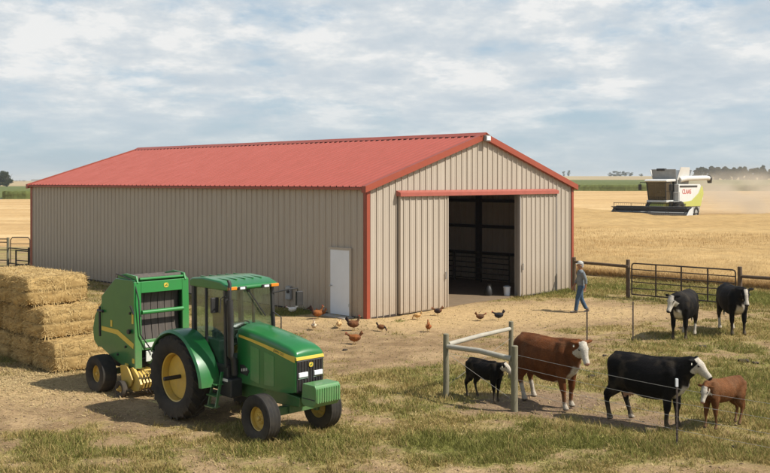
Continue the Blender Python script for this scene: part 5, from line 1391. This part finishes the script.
cow('cow', 'reddish brown cow with white face standing right of the timber corner brace', 'cow', gp(527, 398.5), gp(569, 409.5), RED, 1.42, head_yaw=-18, head_pitch=-56, neck=(.93, -.03, 1.30), legs=((-.0, .02), (.10, .0), (-.04, 0), (.10, .02)), socks='all', eartag=True, belly=1.05, headscale=.95)
cow('cow', 'large black cow with white face and pink udder behind the white tipped steel post', 'cow', gp(625, 420), gp(671.5, 429), BLK, 1.33, head_yaw=6, head_pitch=-42, neck=(.97, .02, 1.33), legs=((.12, .0), (-.16, .0), (.02, 0), (-.03, 0)), socks='low', udder=True, eartag=True, belly=1.0, headscale=.95)
cow('calf', 'small black calf with white face standing inside the timber corner brace', 'calf', gp(473.5, 397.5), gp(497, 403.5), BLK, .86, calf=True, head_yaw=25, head_pitch=-42, neck=(.88, .02, 1.28), legs=((.08, 0), (-.14, 0), (-.05, 0), (.05, 0)), socks='none', headscale=1.12, eartag=True)
cow('calf', 'rusty brown calf with white face nosing under the big black cow', 'calf', gp(738.5, 425.5), gp(707.5, 432), np.array((.125, .050, .018)), .93, calf=True, head_yaw=12, head_pitch=-62, neck=(.80, .06, 1.14), legs=((.06, 0), (-.10, 0), (-.06, 0), (.06, 0)), socks='none', headscale=1.08)
cow('cow', 'black cow with white face in front of the farm gate, left of its pair', 'cow', gp(688, 334.8), gp(679.7, 339.6), BLK, 1.40, head_yaw=-22, head_pitch=-60, neck=(.90, -.10, 1.22), legs=((.0, 0), (-.10, 0), (.0, 0), (.04, 0)), socks='hind')
cow('cow', 'black cow with narrow white blaze by the right gate post, nearest the photo edge', 'cow', gp(726.5, 329), gp(738.5, 335.2), BLK, 1.46, head_yaw=-2, head_pitch=-58, blaze=True, neck=(.95, .05, 1.27), legs=((.05, 0), (-.05, 0), (.0, 0), (.03, 0)), socks='hind')

# ------------------------------------------------------------------ chickens
def chicken(px, py, yaw, label, c1, c2, size=1.0, pose='peck', cat='chicken', rooster=False, tailc=None):
    size *= .74
    p = at(px, py); t = thing('rooster' if rooster else 'hen', label, cat, (p.x, p.y, ground_z(p.x, p.y)), math.radians(yaw), 'chickens loose in the yard')
    mb = MB()
    B_ = [(-.16, .22, .03, .035), (-.12, .21, .065, .07), (-.05, .195, .09, .10), (.03, .185, .095, .105), (.10, .20, .08, .09), (.15, .225, .05, .06)]
    mb.tube([(x, 0, z) for x, z, a, b in B_], [(a, b) for x, z, a, b in B_], 14, ref=(0, 1, 0))
    if pose == 'up': N_ = [(.10, .24), (.15, .31), (.165, .37), (.17, .40)]
    elif pose == 'peck': N_ = [(.12, .22), (.19, .17), (.22, .10), (.235, .06)]
    else: N_ = [(.11, .23), (.18, .27), (.22, .29), (.24, .30)]
    mb.tube([(x, 0, z) for x, z in N_], [.05, .032, .026, .026], 10)
    hx, hz = N_[-1]; dirx, dirz = {'up': (1, -.1), 'peck': (.5, -.85), 'fwd': (1, -.15)}[pose]
    mb.tube([(hx-.02*dirx, 0, hz-.02*dirz), (hx+.03*dirx, 0, hz+.03*dirz)], [.027, .02], 10)
    for s in (-1, 1):
        mb.tube([(.07, s*.085, .21), (-.02, s*.098, .20), (-.13, s*.075, .22)], [(.012, .035), (.016, .055), (.008, .018)], 10, ref=(0, 1, 0))
        mb.tube([(.01, s*.04, .14), (.015, s*.04, .09)], [.035, .018], 8)
    tl = .26 if rooster else .15; tz_ = .17 if rooster else .12
    for k in range(5 if rooster else 4):
        a = k/4; mb.tube([(-.11, 0, .22), (-.16-tl*.3*a, (k-1.5)*.008, .26+tz_*.5), (-.15-tl*(.2+.5*a), (k-1.5)*.016, .26+tz_*(1.15-.8*a))], [(.02, .03), (.014, .035), (.006, .014)], 8, ref=(0, 1, 0))
    tailc = np.array(tailc if tailc is not None else c2)
    def cf_(c):
        c = c/size; x, y, z = c.T; n_ = fbm(x*30, z*30+y*20, 3, 3)
        k = np.clip(sstep(-.02, -.16, x)+(n_-.5)*.5, 0, 1)[:, None]; col = np.array(c1)[None]*(1-k)+tailc[None]*k
        nk_ = sstep(.12, .17, x)[:, None]; return (col*(1-nk_)+np.array(c2)[None]*nk_)*(.7+.6*n_[:, None])
    for v in mb.bm.verts: v.co *= size
    remesh_build(mb, 'body', M['feather'], t, voxel=.009, smooth=2, colfn=cf_)
    mb = MB(); 
    for k in range(3): mb.prism([((hx-.025+k*.018), hz+.02), (hx-.012+k*.018, hz+.045+.006*(k == 1)), (hx+.0+k*.018, hz+.018)], -.004, .004)
    mb.tube([(hx+.03*dirx, 0, hz+.03*dirz-.01), (hx+.03*dirx, 0, hz+.03*dirz-.035)], [.010, .006], 6)
    for v in mb.bm.verts: v.co *= size
    mb.build('comb', M['comb'], t)
    mb = MB(); mb.tube([(hx+.03*dirx, 0, hz+.03*dirz), (hx+.065*dirx, 0, hz+.065*dirz)], [.011, .002], 6)
    for v in mb.bm.verts: v.co *= size
    mb.build('beak', M['beak'], t)
    for s in (-1, 1):
        mb = MB(); f = .03*s
        mb.tube([(.015, s*.04, .11), (.02+f*.5, s*.04, .05), (.01+f, s*.04, .008)], .007, 6)
        for a in (-.5, 0, .5): mb.tube([(.01+f, s*.04, .008), (.01+f+.045*math.cos(a), s*.04+.045*math.sin(a), .004)], [.006, .003], 5)
        mb.tube([(.01+f, s*.04, .008), (-.02+f, s*.04, .004)], [.005, .003], 5)
        for v in mb.bm.verts: v.co *= size
        mb.build('leg', M['beak'], t)
    return t
BR_, DK, BF_, WH, OR_ = (.16, .065, .025), (.03, .02, .018), (.50, .30, .12), (.66, .63, .56), (.26, .09, .025)
chicken(292.5, 314, 190, 'white hen on the grass strip below the meter box', WH, WH, 1.1, 'fwd')
chicken(317, 319, 5, 'brown rooster with tall black tail by the white walk door', OR_, BR_, 1.4, 'up', rooster=True, tailc=DK)
chicken(322, 317, 160, 'brown hen standing next to the black tailed rooster', BR_, OR_, 1.05, 'fwd')
chicken(314, 330, 100, 'pale speckled hen standing upright on the bare soil', (.36, .22, .12), (.6, .5, .36), 1.05, 'up')
chicken(339, 328, 80, 'buff hen in front of the walk door step', BF_, (.58, .40, .2), 1.05, 'fwd')
chicken(353, 331, -5, 'large dark brown hen striding towards the barn corner', BR_, (.09, .05, .03), 1.45, 'up', tailc=DK)
chicken(355, 343.5, 175, 'ginger brown hen nearest the tractor hood', OR_, BR_, 1.35, 'fwd')
chicken(381, 331.5, -20, 'dark brown hen pecking just right of the barn corner', BR_, DK, 1.0, 'peck')
chicken(417.5, 319.5, 170, 'buff hen pecking under the left sliding door leaf', BF_, BF_, .95, 'peck')
chicken(438, 315.5, 185, 'black brown hen under the edge of the left sliding door leaf', DK, BR_, 1.1, 'fwd')
chicken(428.5, 332, 95, 'rust red hen alone on the sandy ground', OR_, (.3, .1, .03), 1.1, 'up')
chicken(480, 320.5, 10, 'small dark brown hen left of the black hen before the open doorway', (.08, .04, .02), BR_, 1.05, 'fwd')
chicken(499, 320.5, 190, 'black hen with raised tail before the open doorway', (.02, .02, .022), DK, 1.2, 'fwd')

# ------------------------------------------------------------------ man walking
mp_ = at(581, 312.5)
man = thing('person', 'man in grey blue shirt, jeans and pale cap walking past the barn corner', 'person', (mp_.x, mp_.y, ground_z(mp_.x, mp_.y)), math.radians(183))
SK = np.array((.33, .17, .10))
def lofts(mb, L_, seg=14):
    for P, R_ in L_: mb.tube(P, R_, seg, ref=(0, 1, 0))
hip = Vector((0, 0, .93))
legF = ([(.0, .09, .92), (.08, .10, .71), (.14, .10, .50), (.155, .10, .40), (.19, .10, .20), (.21, .10, .09)])      # left leg forward
legB = ([(.0, -.09, .92), (-.0, -.10, .70), (-.03, -.10, .50), (-.07, -.10, .40), (-.16, -.10, .21), (-.22, -.10, .12)])
legR = [.085, .08, .062, .055, .052, .038]
armA = [(-.0, -.20, 1.40), (.03, -.235, 1.24), (.05, -.245, 1.12), (.13, -.24, .98), (.20, -.235, .87)]      # right arm forward
armB = [(-.0, .20, 1.40), (-.06, .235, 1.24), (-.10, .245, 1.13), (-.10, .25, 1.00), (-.08, .25, .87)]
armR = [.055, .048, .040, .036, .026]
def hand(mb, w_, d, s):
    d = Vector(d).normalized(); w_ = Vector(w_); a = Vector((1, 0, 0)); a = (a-d*a.dot(d)).normalized(); n_ = d.cross(a)
    mb.tube([w_-d*.02, w_+d*.04, w_+d*.085], [(.028, .018), (.042, .017), (.038, .014)], 10, ref=a)
    for k, l in enumerate((.07, .08, .074, .058)):
        o = w_+d*.075+a*(.028-.019*k); mb.tube([o, o+d*l*.5-n_*s*.008, o+d*l*.9-n_*s*.028], [.0095, .009, .007], 7)
    o = w_+d*.03+a*.035; mb.tube([o, o+a*.022+d*.025, o+a*.025+d*.06], [.012, .010, .008], 7)
mb = MB()
lofts(mb, [(legF, legR), (legB, legR), (armA, armR), (armB, armR)])
mb.tube([(0, 0, .88), (0, 0, .98), (.01, 0, 1.12), (.02, 0, 1.30), (.01, 0, 1.42), (.01, 0, 1.47)], [(.15, .11), (.155, .12), (.15, .12), (.18, .12), (.15, .09), (.07, .06)], 18, ref=(0, 1, 0))
mb.tube([(.01, 0, 1.44), (.03, 0, 1.56)], [.058, .052], 12)
mb.tube([(.035, 0, 1.50), (.04, 0, 1.54), (.035, 0, 1.60), (.03, 0, 1.66), (.025, 0, 1.72), (.02, 0, 1.75)], [(.05, .055), (.062, .085), (.072, .097), (.076, .10), (.06, .08), (.025, .03)], 16, ref=(0, 1, 0))
mb.tube([(.12, 0, 1.645), (.15, 0, 1.605), (.12, 0, 1.595)], [.012, .016, .012], 8)            # nose
mb.tube([(.115, 0, 1.555), (.125, 0, 1.548)], [(.03, .01), (.024, .008)], 8); mb.tube([(.10, 0, 1.525), (.112, 0, 1.515)], [.03, .02], 8)
for s in (-1, 1): mb.tube([(.02, s*.076, 1.60), (.015, s*.088, 1.61)], [(.03, .02), (.028, .018)], 8)
hand(mb, armA[-1], (.35, 0, -1), -1); hand(mb, armB[-1], (.2, 0, -1), 1)
remesh_build(mb, 'body', M['coat'], man, voxel=.009, smooth=2, colfn=lambda c: np.repeat(SK[None], len(c), 0))
for s in (-1, 1):
    mb = MB(); bmesh.ops.create_uvsphere(mb.bm, u_segments=10, v_segments=8, radius=.011); e = mb.build('eye', M['eye'], man); e.location = (.118, s*.033, 1.62)
def cloth(name, L_, col, voxel=.012, mat='cloth', extra=None):
    mb = MB(); lofts(mb, L_, 16)
    if extra: extra(mb)
    c_ = np.array(col)
    def cf_(c):
        n_ = fbm(c[:, 0]*9+c[:, 1]*5, c[:, 2]*7, 4, 6); return c_[None]*(.7+.6*n_[:, None])
    return remesh_build(mb, name, M['cloth'], man, voxel=voxel, smooth=3, colfn=cf_)
M['cloth'] = attr_mat('clothing', .9, .2, 25, .15, .5, .02)
cloth('jeans', [(legF[:-1]+[(.208, .10, .10)], [.105, .098, .078, .07, .066, .066]), (legB[:-1]+[(-.21, -.10, .135)], [.105, .098, .078, .07, .066, .064])], (.055, .095, .15),
      extra=lambda mb: mb.tube([(0, 0, .84), (0, 0, .92), (.005, 0, 1.02)], [(.165, .115), (.172, .13), (.158, .128)], 18, ref=(0, 1, 0)))
cloth('shirt', [(armA[:4], [.072, .064, .056, .050]), (armB[:4], [.072, .064, .056, .050])], (.17, .19, .20),
      extra=lambda mb: mb.tube([(0, 0, .93), (0, 0, 1.0), (.012, 0, 1.12), (.02, 0, 1.30), (.01, 0, 1.42), (.01, 0, 1.475)], [(.176, .14), (.172, .14), (.168, .138), (.195, .135), (.165, .10), (.075, .068)], 18, ref=(0, 1, 0)))
for fx_, fy_, fz_, pitch in ((.22, .10, .05, -.12), (-.24, -.10, .065, .4)):
    mb = MB(); d = Vector((math.cos(pitch), 0, -math.sin(pitch))); u = Vector((math.sin(pitch), 0, math.cos(pitch))); o = Vector((fx_, fy_, fz_))
    mb.tube([o-d*.07, o-d*.03+u*.005, o+d*.06-u*.01, o+d*.14-u*.02, o+d*.185-u*.025], [(.035, .04), (.042, .052), (.046, .042), (.044, .03), (.025, .018)], 12, ref=(0, 1, 0))
    mb.tube([o-d*.03, o-d*.03+u*.08], [.05, .052], 12)
    o_ = remesh_build(mb, 'shoe', M['cloth'], man, voxel=.009, smooth=2, colfn=lambda c: np.repeat(np.array((.16, .14, .12))[None], len(c), 0))
mb = MB(); mb.tube([(.02, 0, 1.66), (.02, 0, 1.71), (.015, 0, 1.755), (.01, 0, 1.775)], [(.084, .108), (.082, .105), (.06, .078), (.02, .02)], 16, ref=(0, 1, 0))
mb.tube([(.09, 0, 1.685), (.19, 0, 1.668)], [(.075, .010), (.05, .007)], 12, ref=(0, 1, 0))
remesh_build(mb, 'cap', M['cloth'], man, voxel=.008, smooth=2, colfn=lambda c: np.repeat(np.array((.50, .49, .45))[None], len(c), 0))
mb = MB(); mb.tube([(-.02, 0, 1.56), (-.025, 0, 1.62), (-.01, 0, 1.68)], [(.072, .06), (.08, .065), (.083, .085)], 14, ref=(0, 1, 0)); mb.build('hair', paint('grey_hair', (.35, .34, .33), .9), man)
# ------------------------------------------------------------------ dung pats and clods
M['clod'] = paint('clod', (.05, .035, .022), .95, wear=.5, bumps=.6)
for k, (px, py, s_) in enumerate(((614, 372, .16), (605, 356, .10), (704, 398, .12), (592, 376, .12), (744, 363, .2), (703, 347, .16), (755, 364, .12), (735, 446, .10), (345, 350, .1))):
    p = gpt(px, py); 
    mb = MB(); bmesh.ops.create_icosphere(mb.bm, subdivisions=3, radius=1)
    for v in mb.bm.verts:
        v.co += v.co*mnoise.fractal(v.co*1.7+Vector((k*5, 0, 0)), .8, 2, 4)*.45; v.co = Vector((v.co.x*s_*.7, v.co.y*s_*.6, max(v.co.z, -.2)*s_*.28))
    o = mb.build('dung_pat', M['clod'], smooth=80); o.location = p+Vector((0, 0, .01))
    tag(o, 'dark dried dung pat lying on the pasture ground', 'dung', 'dark dung pats on the ground')
# ------------------------------------------------------------------ trees far off
def tree_mesh(seed, h, w, n=2600, nclump=16):
    r = np.random.default_rng(seed)
    cc = []
    for k in range(nclump):
        a = r.random()*2*PI; q = r.random()**.6; z = .14+.76*r.random(); ww = math.sin(PI*min(1, (z-.1)/.95))**.7
        cc.append((math.cos(a)*q*w*.38*ww, math.sin(a)*q*w*.38*ww, z*h, (.13+.09*r.random())*w, (.10+.06*r.random())*h))
    cc = np.array(cc); idx = r.integers(0, nclump, n); c = cc[idx]
    d = r.normal(size=(n, 3)); d /= np.linalg.norm(d, axis=1)[:, None]; rad = r.random(n)[:, None]**.45
    P = c[:, :3]+d*rad*np.stack([c[:, 3], c[:, 3], c[:, 4]], 1)
    s = (.03+.03*r.random(n))*h*.8; A = r.normal(size=(n, 3)); A /= np.linalg.norm(A, axis=1)[:, None]; B_ = np.cross(A, r.normal(size=(n, 3))); B_ /= np.linalg.norm(B_, axis=1)[:, None]
    A *= s[:, None]; B_ *= s[:, None]*.7
    V = np.stack([P-A, P-B_, P+A, P+B_], 1).reshape(-1, 3); i = np.arange(n)[:, None]*4
    Fa = np.concatenate([i+[0, 1, 2], i+[0, 2, 3]])
    g = r.random(nclump)[idx][:, None]*.6+r.random(n)[:, None]*.4; col = np.array((.024, .034, .011))*(1-g)+np.array((.06, .075, .024))*g
    return V, Fa, np.repeat(col, 4, 0)
def tree(px, dist, h, w, label, group, seed, n=2600):
    X = (px-385)/F*dist; z = float(terr(X, dist))
    t = thing('tree', label, 'tree', (X, dist, z-.2), 0, group)
    V, Fa, C = tree_mesh(seed, h, w, n); np_mesh('crown', V, Fa, M['foliage'], t, col=C)
    mb = MB(); mb.tube([(0, 0, -.5), (0, 0, h*.25), (.1, 0, h*.5), (0, .1, h*.75)], [h*.03, h*.024, h*.016, h*.006], 8)
    for k in range(5):
        a = k*2.2+seed; z0 = h*(.25+.08*k); mb.tube([(0, 0, z0), (math.cos(a)*w*.16, math.sin(a)*w*.16, z0+h*.13), (math.cos(a)*w*.27, math.sin(a)*w*.27, z0+h*.28)], [h*.011, h*.008, h*.003], 6)
    mb.build('trunk', M['bark'], t)
random.seed(5)
xs_ = [697, 704, 711, 716.5, 723, 729, 735, 741, 747, 753, 759, 765, 772, 780]
hts = [13.5, 15.5, 15, 14.5, 15, 15, 14, 15.2, 14.8, 13.2, 15.2, 15.5, 12, 11]
word = 'first second third fourth fifth sixth seventh eighth ninth tenth eleventh twelfth thirteenth fourteenth'.split()
for k, (px, h) in enumerate(zip(xs_, hts)):
    tree(px, 960+random.uniform(-25, 25), h, 11.5+random.uniform(-1, 2), 'dark broad tree on the right horizon beyond the dust, %s from the left' % word[k], 'trees in the right horizon grove', 40+k, 5200)
for k, (px, h, w_) in enumerate(((610.5, 8, 13), (615, 11, 17), (620, 10, 17), (625.5, 11, 18), (630.5, 9, 15), (641, 6.0, 9))):
    tree(px, 1750+k*9, h, w_, 'small far tree clump left of the combine harvester, %s from the left' % word[k], 'small far trees left of the combine', 80+k, 1500)
tree(7, 620, 10.4, 16, 'round dark tree standing alone at the far left edge', 'trees on the left horizon', 99, 4200)
tree(-3, 640, 9.0, 11, 'second round dark tree cut by the left photo edge', 'trees on the left horizon', 98, 3000)
for k, (px, h) in enumerate(((16, 3.2), (20, 3.0), (24, 3.4), (33, 3.0))):
    tree(px, 1500, h, 9, 'low far bush line beside the small pale shed, %s from the left' % word[k], 'low bushes on the left horizon', 120+k, 500)
for k, (px, h) in enumerate(((564, 9), (568.5, 11))):
    tree(px, 1650, h, 8, 'tiny tree behind the right roof edge of the barn, %s from the left' % word[k], 'tiny trees behind the barn roof edge', 140+k, 600)
X = (36.5-385)/F*1480; t = thing('farm_shed', 'tiny pale shed on the far left horizon', 'shed', (X, 1480, float(terr(X, 1480))))
mb = MB(); mb.bb(-7, 7, -4, 4, 0, 2.6); mb.build('wall', M['cwhite'], t); mb = MB(); mb.prism([(-4.3, 2.6), (4.3, 2.6), (0, 4.2)], -7.3, 7.3, 'yz'); mb.build('roof', M['cgrey'], t)

# ------------------------------------------------------------------ dust behind the combine and the air
def volume_obj(name, mat): pass
m = bpy.data.materials.new('dust_air'); m.use_nodes = True; N, L = m.node_tree.nodes, m.node_tree.links
N.remove(N['Principled BSDF']); pv = node(N, 'ShaderNodeVolumePrincipled'); pv.inputs['Color'].default_value = (.86, .76, .62, 1); pv.inputs['Anisotropy'].default_value = .2
L.new(pv.outputs[0], N['Material Output'].inputs['Volume'])
tc = node(N, 'ShaderNodeTexCoord'); nz = node(N, 'ShaderNodeTexNoise'); nz.inputs['Scale'].default_value = 2.2; nz.inputs['Detail'].default_value = 4
L.new(tc.outputs['Object'], nz.inputs[0])
ln = node(N, 'ShaderNodeVectorMath', operation='LENGTH'); L.new(tc.outputs['Object'], ln.inputs[0])
mr = node(N, 'ShaderNodeMapRange', interpolation_type='SMOOTHSTEP'); mr.inputs['From Min'].default_value = 1.0; mr.inputs['From Max'].default_value = .15; L.new(ln.outputs['Value'], mr.inputs['Value'])
n2 = node(N, 'ShaderNodeMapRange'); n2.inputs['From Min'].default_value = .38; n2.inputs['From Max'].default_value = .68; L.new(nz.outputs[0], n2.inputs['Value'])
mu = node(N, 'ShaderNodeMath', operation='MULTIPLY'); L.new(mr.outputs[0], mu.inputs[0]); L.new(n2.outputs[0], mu.inputs[1])
m3 = node(N, 'ShaderNodeMath', operation='MULTIPLY'); L.new(mu.outputs[0], m3.inputs[0]); m3.inputs[1].default_value = .30; L.new(m3.outputs[0], pv.inputs['Density'])
M['dust'] = m
back = Vector((-math.cos(hd), -math.sin(hd), 0))
c = cp_+back*15+Vector((1.5, 0, 0))
mb = MB(); bmesh.ops.create_icosphere(mb.bm, subdivisions=3, radius=1)
du = mb.build('dust_cloud', M['dust'], smooth=0); du.scale = (13, 9, 3.8); du.rotation_euler = (0, .0, hd); du.location = (c.x, c.y, c.z+2.3)
tag(du, 'pale brown dust blowing behind the combine harvester', 'dust', kind='stuff')
# chaff on the ground behind the combine
mb = MB()
hz_m = bpy.data.materials.new('haze'); hz_m.use_nodes = True; N, L = hz_m.node_tree.nodes, hz_m.node_tree.links
N.remove(N['Principled BSDF']); pv = node(N, 'ShaderNodeVolumePrincipled'); pv.inputs['Color'].default_value = (.80, .87, .95, 1); pv.inputs['Density'].default_value = .00016; pv.inputs['Anisotropy'].default_value = .3
L.new(pv.outputs[0], N['Material Output'].inputs['Volume'])

mb.bb(-9900, 9900, -400, 9800, -3, 40)
hzo = mb.build('haze', hz_m, smooth=0); tag(hzo, kind='stuff')
SC.cycles.volume_bounces = 1; SC.cycles.max_bounces = 6; SC.cycles.use_denoising = True
